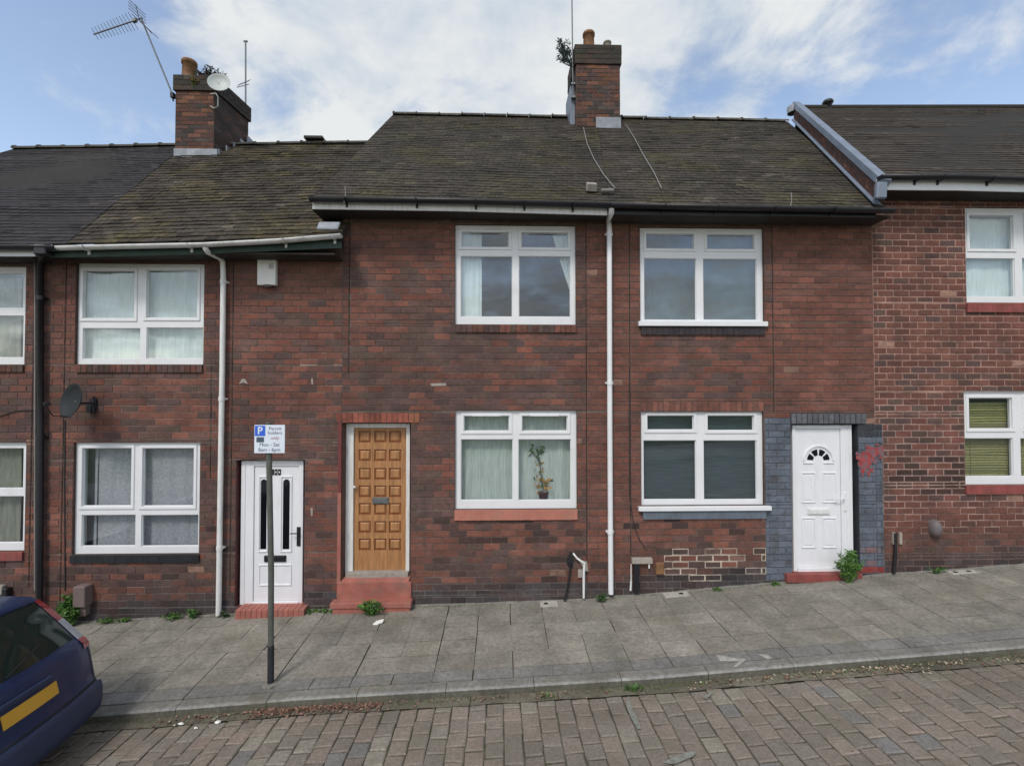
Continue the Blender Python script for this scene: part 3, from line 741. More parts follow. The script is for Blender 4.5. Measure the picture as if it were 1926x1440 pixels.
# painted soldier lintel over the orange door
lx0, lx1, lz0, lz1 = rect7(632, 790, 776, 795); r = random.Random(4); n = round((lx1-lx0)/.083)
for k in range(n):
    c = scl((.27, .085, .06), r.uniform(.75, 1.15))
    if k >= n-2: c = scl((.30, .12, .07), r.uniform(.8, 1.1))
    brick_quad(b, lx0+(lx1-lx0)*k/n, lx0+(lx1-lx0)*(k+1)/n, lz0, lz1, WY-.004, c, r, (.16, .08, .06))
shell(b, XBC, XCD, zbase, ztopC, opC); b.build('wall', M['brick'], HC)
window(HC, wC1, [(868, 957, 435, 463), (981, 1069, 436, 464), (866, 964, 480, 595), (976, 1074, 480, 595)], sashes=(0, 1), vents=(0, 1), m='upvc', sill=((857, 1084, 611, 625), 'brickmid'))
window(HC, wC2, [(872, 958, 782, 811), (982, 1068, 782, 811), (866, 965, 826, 942), (975, 1075, 826, 942)], sashes=(0, 1), vents=(0, 1), sill=((855, 1086, 958, 977), 'salmon_lt'))
# --- house D
greyP = (.12, .14, .172)
def zone(p): return rect7(*p)
gz = [zone((1440, 1491, 786, 1090)), zone((1603, 1662, 795, 1078)), zone((1487, 1628, 776, 797))]
def paintcol(x, z, rb, base_c):
    for k, (a, c, e, g) in enumerate(gz[:2]):
        if a-.002 < x < c+.002 and e < z < g:
            cc = scl(greyP, rb.uniform(.84, 1.18))
            if k == 1 and z-e < .12: return scl((.26, .045, .04), rb.uniform(.7, 1.1))
            if k == 1 and z-e < .36 and rb.random() < .45: return mixc((.22, .10, .09), cc, rb.random())
            if k == 1 and g-z < .20: cc = (.045, .052, .06)
            return cc
    return base_c
cD0 = col_central((-.22, 15), [(XCD, X7(1204), Z7(1090), Z7(430)), (X7(1204), X7(1440), Z7(1040), Z7(975)), (X7(1204), X7(1437), Z7(776), Z7(755)), (X7(1455), XDE, Z7(780), Z7(405))], ztopD)
def cD(x, z, rb, rowr): return paintcol(x, z, rb, cD0(x, z, rb, rowr))
mD0 = mort_central([(X7(1250), X7(1437), Z7(1100), Z7(1040), (.50, .43, .35), .95), (X7(1330), X7(1437), Z7(1050), Z7(1030), (.4, .34, .28), .5)])
def mD(x, z, rb):
    c = mD0(x, z, rb)
    return paintcol(x, z, rb, c) if paintcol(x, z, rb, None) is None or True and paintcol(x, z, rb, c) == c else scl(greyP, .7)
opD = [R_(wD1), R_(wD2), R_(dD, (.035, .04, .048))]
b = MB()
brickwork(b, XCD, XDE, zbase, ztopD, opD+[R_((1487, 1628, 777, 797)), R_((1206, 1437, 755, 774))], cD, mD, joints=[(X7(1455), Z7(780), Z7(405)), (X7(1185), Z7(1050), Z7(405)), (gz[0][0], gz[0][2], gz[0][3], 0), (gz[1][0], gz[1][2], gz[1][3], 0)], seed=24)
lx0, lx1, lz0, lz1 = rect7(1487, 1628, 777, 797); n = round((lx1-lx0)/.083)
for k in range(n): brick_quad(b, lx0+(lx1-lx0)*k/n, lx0+(lx1-lx0)*(k+1)/n, lz0, lz1, WY-.018, scl((.115, .12, .135), r.uniform(.8, 1.15)), r, (.08, .085, .095), .0025, .003)
b.box(lx0, lx1, WY-.012, WY+.05, lz0+.002, lz1-.002, (.08, .085, .095))
lx0, lx1, lz0, lz1 = rect7(1206, 1437, 755, 774); n = round((lx1-lx0)/.083)
for k in range(n): brick_quad(b, lx0+(lx1-lx0)*k/n, lx0+(lx1-lx0)*(k+1)/n, lz0, lz1, WY, scl(pick(r, PAL_R), r.uniform(.85, 1.35)), r, (.12, .08, .065))
# the grey painted brick to the right of the corner runs 0.15 m across house E
shell(b, XCD, XDE, zbase, ztopD, opD); b.build('wall', M['brick'], HD)
window(HD, wD1, [(1217, 1307, 438, 466), (1332, 1421, 439, 467), (1213, 1312, 484, 601), (1325, 1427, 485, 601)], sashes=(0, 1), wsill=(1200, 1441, 605, 614), sill=((1205, 1438, 615, 630), 'brickdark'))
window(HD, wD2, [(1219, 1307, 781, 809), (1333, 1421, 781, 810), (1212, 1312, 828, 941), (1326, 1427, 828, 941)], sashes=(0, 1), wsill=(1200, 1448, 951, 959), sill=((1209, 1440, 960, 975), 'greypaint'))
# --- house E
opE = [R_(wE1), R_(wE2), (X7(2060), X7(2060)+.95, zwall(9.2)+.05, zwall(9.2)+2.15)]
ztE = ztopE
PAL_E = [(.165, .074, .056), (.155, .071, .055), (.178, .078, .057), (.145, .068, .054), (.17, .068, .054)]
def cE(x, z, rb, rowr):
    n = vn(x*.7, z*.9, 20)
    c = pick(rb, PAL_E)
    mid = (Z7(940) < z < Z7(860) and x < X7(1830))
    if rb.random() < (.62 if mid else .14+.4*max(0, n)+(.25 if z < Z7(700) and z > Z7(880) else 0)): c = scl(pick(rb, PAL_D), .55 if mid else .95)
    if Z7(1010) < z < Z7(955): c = mixc(c, (.17, .07, .052), .5)
    if rb.random() < .01: c = (.34, .2, .15)
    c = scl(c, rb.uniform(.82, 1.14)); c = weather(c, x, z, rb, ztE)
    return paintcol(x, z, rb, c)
def mE(x, z, rb):
    if paintcol(x, z, rb, None) is not None: return scl(greyP, .7)
    if z > Z7(1015): c = (.34, .205, .165) if z > Z7(760) else (.34, .225, .19)
    else: c = (.15, .10, .085)
    if z < Z7(955) and rb.random() < .5: c = (.15, .09, .07)
    return scl(c, rb.uniform(.85, 1.12))
b = MB()
brickwork(b, XDE, XE1, zbase, ztE, opE, cE, mE, joints=[(gz[1][1], gz[1][2], gz[1][3], 0)], seed=25, gap=.0085)
shell(b, XDE, XE1, zbase, ztE, opE); b.build('wall', M['brick'], HE)
q = opE[2]; ob = MB(); ob.box(q[0], q[1], WY+.1, WY+.15, q[2], q[3]); ob.build('door', M['door_white'], HE, bevel=.005)
window(HE, wE1, [(1828, 1911, 403, 467), (1936, 2019, 403, 467), (1822, 1915, 484, 557), (1929, 2022, 484, 557)], sashes=(0, 1), sill=((1817, 2032, 571, 588), 'redpaint'))
window(HE, wE2, [(1827, 1909, 748, 807), (1934, 2016, 748, 807), (1820, 1912, 824, 897), (1926, 2019, 824, 897)], sashes=(0, 1), sill=((1815, 2032, 912, 928), 'redpaint'))

# --- roofs
dkmoss = moss((.055, .048, .040), (.070, .062, .034), .18, 1.3, 2.8, .14, .15)
dkmossB = moss((.056, .047, .038), (.080, .066, .034), .28, 1.3, 2.8, .20, .3)
eC0 = W(590, 370, EY-.1); eC1 = W(1148, 384, EY-.1); eD1 = W(1668, 392, EY-.1)
rC0 = W(740, 216, RY); rD1 = W(1480, 229, RY); tmid = (eC1.x-eC0.x)/(eD1.x-eC0.x); rC1 = rC0.lerp(rD1, tmid)
roof(HC, eC0, eC1, rC0, rC1, dkmoss, M['slate'], seed=31)
roof(HD, eC1, eD1, rC1, rD1, dkmoss, M['slate'], seed=32)
eA1 = W(125, 460, EY-.1); eB1 = W(640, 446, EY-.1); rA0 = W(30, 280, RY); rB1 = W(706, 268, RY); rA1 = rA0.lerp(rB1, (345-30)/(706-30))
rB1b = rB1+Vector((.4, 0, 0))
roof(HB, eA1, eB1, rA1, rB1b, dkmossB, M['slate'], nrow=36, jit=.006, thick=.011, seed=33)
eA0 = Vector((XA0-.25, EY-.1, eA1.z-.02))
roof(HA, eA0, eA1+Vector((-.01, 0, 0)), rA0, rA1, moss((.036, .034, .036), (.055, .045, .036), -.1, .6, 1.5, .12, .1), M['newtile'], jit=.002, seed=34)
eE0 = W(1652, 334, EY-.1); eE1 = W(1926, 338, EY-.1); eE1 = eE0+(eE1-eE0)*((XE1+.2-eE0.x)/(eE1.x-eE0.x))
rE0 = W(1502, 203, RY); rE1 = W(1926, 202, RY); rE1 = rE0+(rE1-rE0)*((XE1+.7-rE0.x)/(rE1.x-rE0.x))
roof(HE, eE0, eE1, rE0, rE1, moss((.058, .048, .039), (.050, .044, .036), 0, .5, 1.2, .10, .1), M['newtile'], jit=.002, seed=35, ridge=False)
# E: flat ridge line
b = MB(); b.tube([rE0+Vector((0, 0, .0)), rE1], .06, 10, (.045, .04, .035)); b.build('ridge', M['newtile'], HE)

# brick gable upstand between D's roof and E's higher roof with painted verge coping and flashing
b = MB()
gE0, gE1 = W(1640, 352, EY-.02), W(1480, 215, RY)
topE0, topE1 = W(1650, 340, EY-.06), W(1494, 200, RY-.02)
b1 = MB(); nS = 34
for k in range(nS):
    for j in range(4):
        t0, t1 = k/nS, (k+1)/nS; h0, h1 = j/4, (j+1)/4
        lo0, lo1 = Vector((topE0.x-.02, topE0.y, topE0.z-.33)).lerp(Vector((topE1.x-.02, topE1.y, topE1.z-.36)), t0), Vector((topE0.x-.02, topE0.y, topE0.z-.33)).lerp(Vector((topE1.x-.02, topE1.y, topE1.z-.36)), t1)
        up0, up1 = topE0.lerp(topE1, t0), topE0.lerp(topE1, t1)
        p = [lo0.lerp(up0, h0), lo1.lerp(up1, h0), lo1.lerp(up1, h1), lo0.lerp(up0, h1)]
        cc = scl(pick(rnd, PAL_R+PAL_D), rnd.uniform(.7, 1.2)); cn = sum(p, Vector())/4
        b1.face([q_+Vector((0, 0, 0)) for q_ in p], (.14, .12, .11)); b1.face([cn+(q_-cn)*.80+Vector((-.008, 0, 0)) for q_ in p], cc)
b1.build('gable_wall', M['brick'], HE)
def slopebar(parent, p0, p1, w_, h_, name, m, off=Vector((0, 0, 0)), bevel=.008):
    d = (p1-p0); L_ = d.length; d = d.normalized(); sx = Vector((1, 0, 0)); sx = (sx-d*sx.dot(d)).normalized(); n_ = d.cross(sx)
    if n_.z < 0: n_ = -n_
    b_ = MB(); b_.obox((p0+p1)/2+off, d*L_/2, sx*w_/2, n_*h_/2); return b_.build(name, m, parent, bevel=bevel)
slopebar(HE, topE0+Vector((.03, -.10, -.07)), topE1+Vector((.03, 0, .05)), .14, .10, 'verge_coping', M['leadblue'])
slopebar(HE, topE0+Vector((-.05, -.06, -.36)), topE1+Vector((-.05, -.05, -.33)), .09, .03, 'flashing', M['leadblue'])
b = MB(); p = topE0+Vector((-.05, -.12, -.2)); b.obox(p, (.075, 0, 0), (0, .04, 0), (.01, 0, .12)); b.build('verge_box', M['leadblue'], HE, bevel=.02)
b = MB(); b.lathe(W(1492, 203, RY), [(0, .03), (.12, .03), (.13, 0), (.12, -.12)], 12); b.build('ridge_end', M['lead'], HE)

# --- gutters, fascias, soffits
GY = EY-.16
def gp(pp, dy=0): return [W(x, y+dy, GY) for x, y in pp]
g = gutter(HC, gp([(583, 372), (860, 376), (1147, 384)]), M['black'], brackets=[.12, .36, .56, .72, .88], bm=M['black'])
board(HC, [W(x, y, EY-.09) for x, y in ((588, 376), (860, 380), (1142, 388))], .125, 'fascia', M['upvc_old'], EY-.09)
g = gutter(HD, gp([(1148, 384), (1400, 389), (1680, 394)]), M['black'], brackets=[.2, .4, .6, .8])
board(HD, [W(x, y, EY-.09) for x, y in ((1142, 386), (1400, 389), (1648, 393))], .125, 'fascia', M['black'], EY-.09)
g = gutter(HB, gp([(108, 464), (240, 461), (385, 458), (520, 451), (642, 441)]), M['gutter_white'], r=.05, brackets=[.1, .45, .78, .97], bm=M['gutter_white'])
board(HB, [W(x, y, EY-.09) for x, y in ((95, 464), (385, 457), (643, 446))], .15, 'fascia', M['fascia_green'], EY-.09)
g = gutter(HA, [Vector((XA0-.2, GY, W(0, 462, GY).z-.02)), W(60, 462, GY), W(108, 464, GY)], M['black'], r=.06)
board(HA, [Vector((XA0, EY-.09, W(0, 466, EY-.09).z-.02)), W(66, 466, EY-.09)], .115, 'fascia', M['upvc'], EY-.09)
g = gutter(HE, [W(1654, 331, GY), W(1800, 331, GY), W(1926, 335, GY)+(W(1926, 335, GY)-W(1800, 331, GY)).normalized()*4], M['black'], brackets=[.25, .4, .55, .62, .7])
board(HE, [W(1650, 334, EY-.09), W(1800, 335, EY-.09), W(1926, 338, EY-.09), Vector((XE1, EY-.09, W(1926, 338, EY-.09).z))], .175, 'fascia', M['upvc'], EY-.09)
for H_, xa, xb, zt_ in ((HA, XA0, XAB, W(0, 466, EY-.09).z-.10), (HB, XAB, XBC, W(385, 457, EY-.09).z-.13), (HC, W(590, 395, EY).x, XCD, W(860, 380, EY-.09).z-.105), (HD, XCD, XDE, W(1400, 389, EY-.09).z-.105), (HE, XDE, XE1, W(1800, 335, EY-.09).z-.155)):
    b = MB(); b.box(xa, xb, EY-.065, WY+.3, zt_-.012, zt_+.012); b.build('soffit', M['soffit'], H_)
# lead apron at the end of B's gutter
b = MB(); p = W(618, 425, EY-.18); b.obox(p, (.145, 0, 0), (0, .012, -.01), (0, .05, .065)); b.build('flashing', M['lead'], HC, bevel=.01)
# --- chimneys
def chimney(parent, pxl, pxr, pyb, pyt, Y0, Y1, ycap, corb=.04, seed=5, s=.12, name='chimney'):
    a = W(pxl, pyb, Y0); c = W(pxr, pyb, Y0); zt = W((pxl+pxr)/2, pyt, Y0).z; zc = W((pxl+pxr)/2, ycap, Y0).z; zb = a.z-.75
    b = MB(); r = random.Random(seed)
    def ring(x0, x1, y0, y1, z0, z1, dark, cor):
        k0 = int((z1-z0)/.085); hh = (z1-z0)/k0; sh = s
        core = [(x0, y0), (x1, y0), (x1+sh*(y1-y0), y1), (x0+sh*(y1-y0), y1)]
        for q in range(4):
            (ax_, ay_), (bx_, by_) = core[q], core[(q+1) % 4]
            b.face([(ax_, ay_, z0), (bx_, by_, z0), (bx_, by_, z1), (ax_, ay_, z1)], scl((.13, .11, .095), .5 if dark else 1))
            Ls = math.hypot(bx_-ax_, by_-ay_); nx, ny = (by_-ay_)/Ls, -(bx_-ax_)/Ls; nb = max(1, round(Ls/.225))
            for kk in range(k0):
                o = .5*(kk % 2)
                for j in range(-1, nb+1):
                    t0, t1 = max(0, (j+o)/nb), min(1, (j+1+o)/nb)
                    if t1-t0 < .02: continue
                    t0 += .008; t1 -= .008
                    cc = scl(pick(r, [(.155, .072, .05), (.13, .062, .048), (.11, .06, .05), (.18, .085, .05), (.085, .055, .05), (.06, .05, .045)]), r.uniform(.7, 1.15))
                    if dark: cc = mixc(cc, (.04, .042, .034), .8)
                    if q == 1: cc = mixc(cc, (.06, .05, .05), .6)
                    if r.random() < .08: cc = scl(cc, 1.5)
                    d = r.uniform(.004, .009)
                    P0 = (ax_+(bx_-ax_)*t0+nx*d, ay_+(by_-ay_)*t0+ny*d); P1 = (ax_+(bx_-ax_)*t1+nx*d, ay_+(by_-ay_)*t1+ny*d)
                    za, zb_ = z0+kk*hh+.006, z0+(kk+1)*hh-.006
                    b.face([(*P0, za), (*P1, za), (*P1, zb_), (*P0, zb_)], cc)
                    b.face([(*P0, zb_), (*P1, zb_), (P1[0]-nx*d, P1[1]-ny*d, zb_), (P0[0]-nx*d, P0[1]-ny*d, zb_)], cc)
        b.face([(*core[0], z1), (*core[1], z1), (*core[2], z1), (*core[3], z1)], (.06, .06, .05))
        b.face([(*core[0], z0), (*core[3], z0), (*core[2], z0), (*core[1], z0)], (.03, .03, .03))
    ring(a.x, c.x, Y0, Y1, zb, zc, False, 0)
    ring(a.x-corb, c.x+corb, Y0-corb, Y1+corb, zc, zt, True, 0)
    return b.build(name, M['brick'], parent), a, c, zt
chL, aL, cL, zL = chimney(HB, 329, 402, 285, 143, 9.72, 10.78, 172, .035, 5)
chR, aR, cR, zR = chimney(HC, 1084, 1166, 232, 86, 9.72, 10.7, 122, .03, 6, s=.0)
def pot(parent, p, r_, h, m):
    b = MB(); b.lathe(p, [(0, -.02), (r_*1.1, -.02), (r_*1.02, 0), (r_*.92, h*.8), (r_*1.08, h*.82), (r_*1.08, h*.95), (r_, h), (r_*.8, h), (r_*.78, h-.15), (0, h-.15)], 16); return b.build('chimney_pot', m, parent)
pl = W(359, 143, 9.95); pot(chL, (pl.x, 9.90, zL), .135, .42, M['terracotta'])
b = MB(); b.lathe((pl.x, 9.98, zL), [(.3, -.01), (.2, .08), (.12, .1)], 14); b.build('flaunching', M['concrete'], chL)
pr = W(1105, 86, 10.0); pot(chR, (pr.x, 9.86, zR), .12, .36, M['terracotta'])
pr2 = W(1139, 86, 10.0); pot(chR, (pr2.x, 9.84, zR), .08, .16, M['mortar'])
b = MB(); b.grid([[(aR.x-.0+(cR.x-aR.x)*s_, 9.72+.98*t_, zR+.09*math.sin(math.pi*min(1, max(0, s_)))*math.sin(math.pi*t_)**.5+.02*vn(s_*5, t_*5)) for t_ in [k/8 for k in range(9)]] for s_ in [k/10 for k in range(11)]]); b.build('flaunching', M['concrete'], chR)
# lead flashing at chimney bases
b = MB(); p0, p1 = W(327, 284, 9.70), W(409, 284, 9.70); b.box(p0.x, p1.x, 9.690, 9.712, p0.z-.16, p0.z+.05)
for k in range(5):
    yy = 9.72+k*.22; zz_ = p0.z-.10+k*.19; b.box(p1.x-.005+.12*(yy-9.7), p1.x+.02+.12*(yy-9.7), yy, yy+.23, zz_, zz_+.16)
b.build('flashing', M['lead'], chL, bevel=.003)
b = MB(); p0, p1 = W(1121, 232, 9.69), W(1168, 232, 9.69); b.box(p0.x, p1.x, 9.685, 9.705, p0.z-.10, p0.z+.13); b.build('flashing', M['lead'], chR, bevel=.003)
b = MB(); q0 = W(1080, 165, 9.75); b.box(q0.x-.07, q0.x+.03, 9.85, 10.5, W(1080, 235, 9.8).z, q0.z+.1, (.1, .1, .12)); b.build('side_panel', M['leadblue'], chR)
# vent cowl on E's ridge
b = MB(); p = W(1557, 202, RY); b.lathe(p, [(.075, -.1), (.075, .06), (.1, .07), (.115, .11), (.09, .15), (0, .16)], 14); b.build('roof_vent', M['black'], HE)

# --- downpipes
def pipe(parent, pts, r_, m, name='downpipe', collars=()):
    b = MB(); b.tube(pts, r_, 12)
    o = b.build(name, m, parent)
    if collars:
        for c in collars:
            bb = MB(); bb.tube([Vector(c)+Vector((0, 0, .03)), Vector(c)-Vector((0, 0, .03))], r_*1.18, 12); bb.box(c[0]-r_*1.5, c[0]+r_*1.5, c[1]+r_*.4, WY, c[2]-.012, c[2]+.012)
            bb.build('pipe_bracket', m, o)
    return o
Yp = WY-.065
pipe(HB, [W(386, 460, GY+.02), W(387, 468, GY+.02), W(391, 474, GY+.06), W(412, 484, Yp-.04), W(419, 492, Yp), W(420, 520, Yp), W(418, 700, Yp), W(414, 950, Yp), W(411, 1156, Yp)], .036, M['upvc_old'], collars=[W(420, 530, Yp), W(417, 750, Yp), W(413, 1030, Yp)])
pipe(HC, [W(1150, 388, GY+.02), W(1150, 400, GY+.02), W(1145, 412, Yp), W(1146, 430, Yp), W(1147, 800, Yp), W(1149, 1116, Yp)], .038, M['upvc'], collars=[W(1146, 440, Yp), W(1147, 720, Yp), W(1148, 1000, Yp)])
pipe(HA, [W(80, 466, GY+.02), W(78, 478, GY+.03), W(76, 492, Yp), W(76, 800, Yp), W(74, 1150, Yp)], .04, M['black'], collars=[W(76, 560, Yp), W(76, 822, Yp)])
b = MB(); p = W(80, 470, GY); b.box(p.x-.08, p.x+.08, p.y-.05, p.y+.08, p.z-.07, p.z+.08); b.build('hopper', M['black'], HA, bevel=.012)
pipe(HA, [W(66, 490, WY-.02), W(66, 1110, WY-.02)], .012, M['cable_pale'], 'cable')

# --- doors
def bx(px, Ya, Yb): q = rect7(*px); return q[0], q[1], Ya, Yb, q[2], q[3]
# door B
Yd = WY+.10; PLN[0] = Yd-.02
b = MB(); F_ = rect7(453, 570, 866, 1141); L_ = rect7(477, 562, 876, 1130)
b.box(F_[0], L_[0], Yd-.03, Yd+.05, F_[2], F_[3]); b.box(L_[1], F_[1], Yd-.03, Yd+.05, F_[2], F_[3]); b.box(L_[0], L_[1], Yd-.03, Yd+.05, L_[3], F_[3]); b.box(L_[0], L_[1], Yd-.04, Yd+.05, F_[2], L_[2])
b.box(F_[0]+.05, F_[0]+.065, Yd-.038, Yd-.03, F_[2], F_[3]-.03)
b.build('door_frame', M['door_white'], HB, bevel=.004)
b = MB(); b.box(L_[0]+.004, L_[1]-.004, Yd-.012, Yd+.035, L_[2]+.004, L_[3]-.004)
for px in ((486, 504, 895, 1038), (527, 549, 895, 1038)):
    q = rect7(*px); wd = .018
    for bb_ in ((q[0], q[1], q[3]-wd, q[3]), (q[0], q[1], q[2], q[2]+wd), (q[0], q[0]+wd, q[2]+wd, q[3]-wd), (q[1]-wd, q[1], q[2]+wd, q[3]-wd)): b.box(bb_[0], bb_[1], Yd-.026, Yd-.01, bb_[2], bb_[3])
q = rect7(486, 548, 1061, 1101); wd = .018
for bb_ in ((q[0], q[1], q[3]-wd, q[3]), (q[0], q[1], q[2], q[2]+wd), (q[0], q[0]+wd, q[2]+wd, q[3]-wd), (q[1]-wd, q[1], q[2]+wd, q[3]-wd)): b.box(bb_[0], bb_[1], Yd-.024, Yd-.01, bb_[2], bb_[3])
dr = b.build('door', M['door_white'], HB, bevel=.004)
for px in ((490, 501, 901, 1032), (532, 544, 901, 1032)):
    b = MB(); q = rect7(*px); n_ = 8; rr = (q[1]-q[0])/2; cx_ = (q[0]+q[1])/2
    pts = [(q[0], q[2]), (q[1], q[2])]+[(cx_+rr*math.cos(t), q[3]-rr+rr*math.sin(t)) for t in [math.pi*k/n_ for k in range(n_+1)]]
    b.face([(x_, Yd-.0175, z_) for x_, z_ in pts]); b.face([(x_, Yd-.014, z_) for x_, z_ in pts][::-1]); b.build('glazing', M['darkglass'], dr)
def letterplate(parent, px, Y, m):
    b = MB(); b.box(*bx(px, Y-.018, Y)); q = rect7(*px); b.box(q[0]+.02, q[1]-.02, Y-.024, Y-.017, q[2]+.012, q[3]-.012); b.build('letter_plate', m, parent, bevel=.003)
letterplate(dr, (497, 538, 1044, 1056), Yd-.012, M['black'])
b = MB(); b.box(*bx((559, 566, 990, 1026), Yd-.04, Yd-.03)); p = W(562, 1003, Yd-.07); b.tube([W(562, 1003, Yd-.04), W(562, 1003, Yd-.075), W(546, 1003, Yd-.075)], .009, 8); b.build('handle', M['black'], dr, bevel=.003)
b = MB()
for k, xx in enumerate((510, 516.5, 523)):   # three dark numerals, too blurred to read
    q = rect7(xx, xx+5, 882, 893); b.box(q[0], q[1], Yd-.02, Yd-.013, q[2], q[3])
    if k: b.box(q[0]+.012, q[1]-.012, Yd-.021, Yd-.0195, q[2]+.03, q[3]-.03, (1, 1, 1), 1)
b.build('house_number', [M['black'], M['door_white']], dr)
PLN[0] = WY-.16
b = MB(); q = rect7(442, 572, 1146, 1162); n_ = 13
for k in range(n_): b.box(q[0]+(q[1]-q[0])*k/n_+.003, q[0]+(q[1]-q[0])*(k+1)/n_-.003, WY-.16, WY+.02, q[2]-.1, q[3]-.002+rnd.uniform(-.002, .002))
b.box(q[0]+.004, q[1]-.004, WY-.152, WY+.2, q[2]-.1, q[3]-.01); b.build('step', M['salmon'], HB, bevel=.004)
# door C
Yd = WY+.19; PLN[0] = Yd-.03
b = MB(); Lf = rect7(665, 764, 804, 1086); Fr = rect7(648, 771, 796, 1090)
b.box(Fr[0], Lf[0], Yd-.05, Yd+.06, Fr[2], Fr[3]); b.box(Lf[1], Fr[1], Yd-.05, Yd+.06, Fr[2], Fr[3]); b.box(Lf[0], Lf[1], Yd-.05, Yd+.06, Lf[3], Fr[3]); b.build('door_frame', M['upvc_old'], HC, bevel=.004)
b = MB(); b.box(Lf[0]+.003, Lf[1]-.003, Yd, Yd+.04, Lf[2], Lf[3]-.003)
xs3 = (685.5, 715, 742.5); ys7 = (828, 855, 884, 914, 942, 972, 1003, 1031)
ys7 = [820, 851, 883, 915, 944, 977, 1008+0, 0][:7]; ys7 = [821, 856, 891, 924, 957, 991, 1024]
cells = []
for yy in ys7:
    for xx in xs3: cells.append(rect7(xx-11.5, xx+11.5, yy-11, yy+11))
zs = sorted({Lf[2], Lf[3]-.003} | {q for c in cells for q in (c[2], c[3])})
for a, c in zip(zs, zs[1:]):
    iv = [(Lf[0]+.003, Lf[1]-.003)]
    for ce in cells:
        if ce[2] < (a+c)/2 < ce[3]: iv = subtract(iv, (ce[0], ce[1]))
    for p, q in iv: b.box(p, q, Yd-.016, Yd-.0005, a, c)
dr = b.build('door', M['wood'], HC)
b = MB(); bg_ = MB()
for (a, c, e, g_) in cells:
    b = MB(); b.face([(a, Yd-.003, e), (c, Yd-.003, e), (c, Yd-.003, g_), (a, Yd-.003, g_)], m=1)
    m_ = .022; i_ = .036
    o0 = [(a+m_, Yd-.005, e+m_), (c-m_, Yd-.005, e+m_), (c-m_, Yd-.005, g_-m_), (a+m_, Yd-.005, g_-m_)]; o1 = [(a+i_, Yd-.017, e+i_), (c-i_, Yd-.017, e+i_), (c-i_, Yd-.017, g_-i_), (a+i_, Yd-.017, g_-i_)]
    b.face(o1)
    for k in range(4): b.face([o0[k], o0[(k+1) % 4], o1[(k+1) % 4], o1[k]])
    b.build('panel', [M['wood'], M['wood_dark']], dr)
letterplate(dr, (700, 731, 935, 947), Yd-.016, M['steel'])
b = MB(); b.lathe(W(668, 915, Yd-.016), [(0, .05), (.018, .045), (.02, .03), (.008, .02), (.008, 0)], 12, ax=(0, -1, 0)); b.build('handle', M['upvc'], dr)
PLN[0] = WY+.08
b = MB(); b.box(*bx((650, 768, 1076, 1088), Yd-.12, Yd+.02)); PLN[0] = WY; b.build('threshold', M['mortar'], HC, bevel=.004)
b = MB(); b.box(*bx((636, 774, 1094, 1150), WY-.03, WY+.2)); tq = rect7(628, 777, 1124, 1134)
zt1 = rect7(636, 774, 1094, 1150)[3]
b.face([(Fr[0]-.05, WY-.03, zt1), (Fr[1]+.02, WY-.03, zt1), (Fr[1]+.02, WY+.1, zt1+.05), (Fr[0]-.05, WY+.1, zt1+.05)])
b.box(tq[0], tq[1], WY-.17, WY-.02, tq[2], tq[3]); b.box(tq[0]+.03, tq[1]-.02, WY-.15, WY-.03, tq[2]-.14, tq[2]+.001)
b.build('step', M['salmon'], HC, bevel=.006)
b = MB(); q = rect7(640, 649, 795, 1094); zz0 = Z7(925)
b.box(q[0]-.04, q[0]+.010, WY-.004, WY+.16, q[2]-.25, zz0); b.build('painted_reveal', M['salmon'], HC)
b = MB(); b.box(q[0]-.035, q[0]+.010, WY-.004, WY+.16, zz0, q[3]-.002); b.build('painted_reveal', M['darkred'], HC)
# door D
Yd = WY+.09; PLN[0] = Yd-.02
b = MB(); F_ = rect7(1491, 1603, 799, 1076); L_ = rect7(1497, 1582, 806, 1066)
b.box(F_[0], L_[0], Yd-.03, Yd+.05, F_[2], F_[3]); b.box(L_[1], F_[1], Yd-.03, Yd+.05, F_[2], F_[3]); b.box(L_[0], L_[1], Yd-.03, Yd+.05, L_[3], F_[3]); b.box(L_[0], L_[1], Yd-.05, Yd+.05, F_[2], L_[2])
for k in (.05, .09): b.box(F_[1]-k-.012, F_[1]-k, Yd-.038, Yd-.029, F_[2], F_[3]-.03)
b.build('door_frame', M['door_white'], HD, bevel=.004)
b = MB(); b.box(L_[0]+.004, L_[1]-.004, Yd-.012, Yd+.035, L_[2]+.004, L_[3]-.004)
def frame_px(b, px, Y, wd=.016, t=.014, arch=False):
    q = rect7(*px)
    for bb_ in ((q[0], q[1], q[3]-wd, q[3]), (q[0], q[1], q[2], q[2]+wd), (q[0], q[0]+wd, q[2]+wd, q[3]-wd), (q[1]-wd, q[1], q[2]+wd, q[3]-wd)): b.box(bb_[0], bb_[1], Y-t, Y+.002, bb_[2], bb_[3])
for px in ((1508, 1534, 888, 945), (1547, 1573, 888, 945), (1508, 1534, 973, 1030), (1547, 1573, 973, 1030)):
    frame_px(b, px, Yd-.012)
    q = rect7(px[0]+5, px[1]-5, px[2]+5, px[3]-5); b.box(q[0], q[1], Yd-.020, Yd-.01, q[2], q[3])
cA = W(1538, 866, Yd)
for k in range(16):
    t0, t1 = math.pi*k/16, math.pi*(k+1)/16
    def ar(t, r_): return (cA.x+r_*math.cos(t), cA.z+r_*math.sin(t))
    p0, p1, p2, p3 = ar(t0, .235), ar(t1, .235), ar(t1, .212), ar(t0, .212)
    b.face([(p[0], Yd-.028, p[1]) for p in (p0, p1, p2, p3)][::-1]); b.face([(p0[0], Yd-.028, p0[1]), (p1[0], Yd-.028, p1[1]), (p1[0], Yd-.012, p1[1]), (p0[0], Yd-.012, p0[1])]); b.face([(p3[0], Yd-.028, p3[1]), (p2[0], Yd-.028, p2[1]), (p2[0], Yd-.012, p2[1]), (p3[0], Yd-.012, p3[1])])
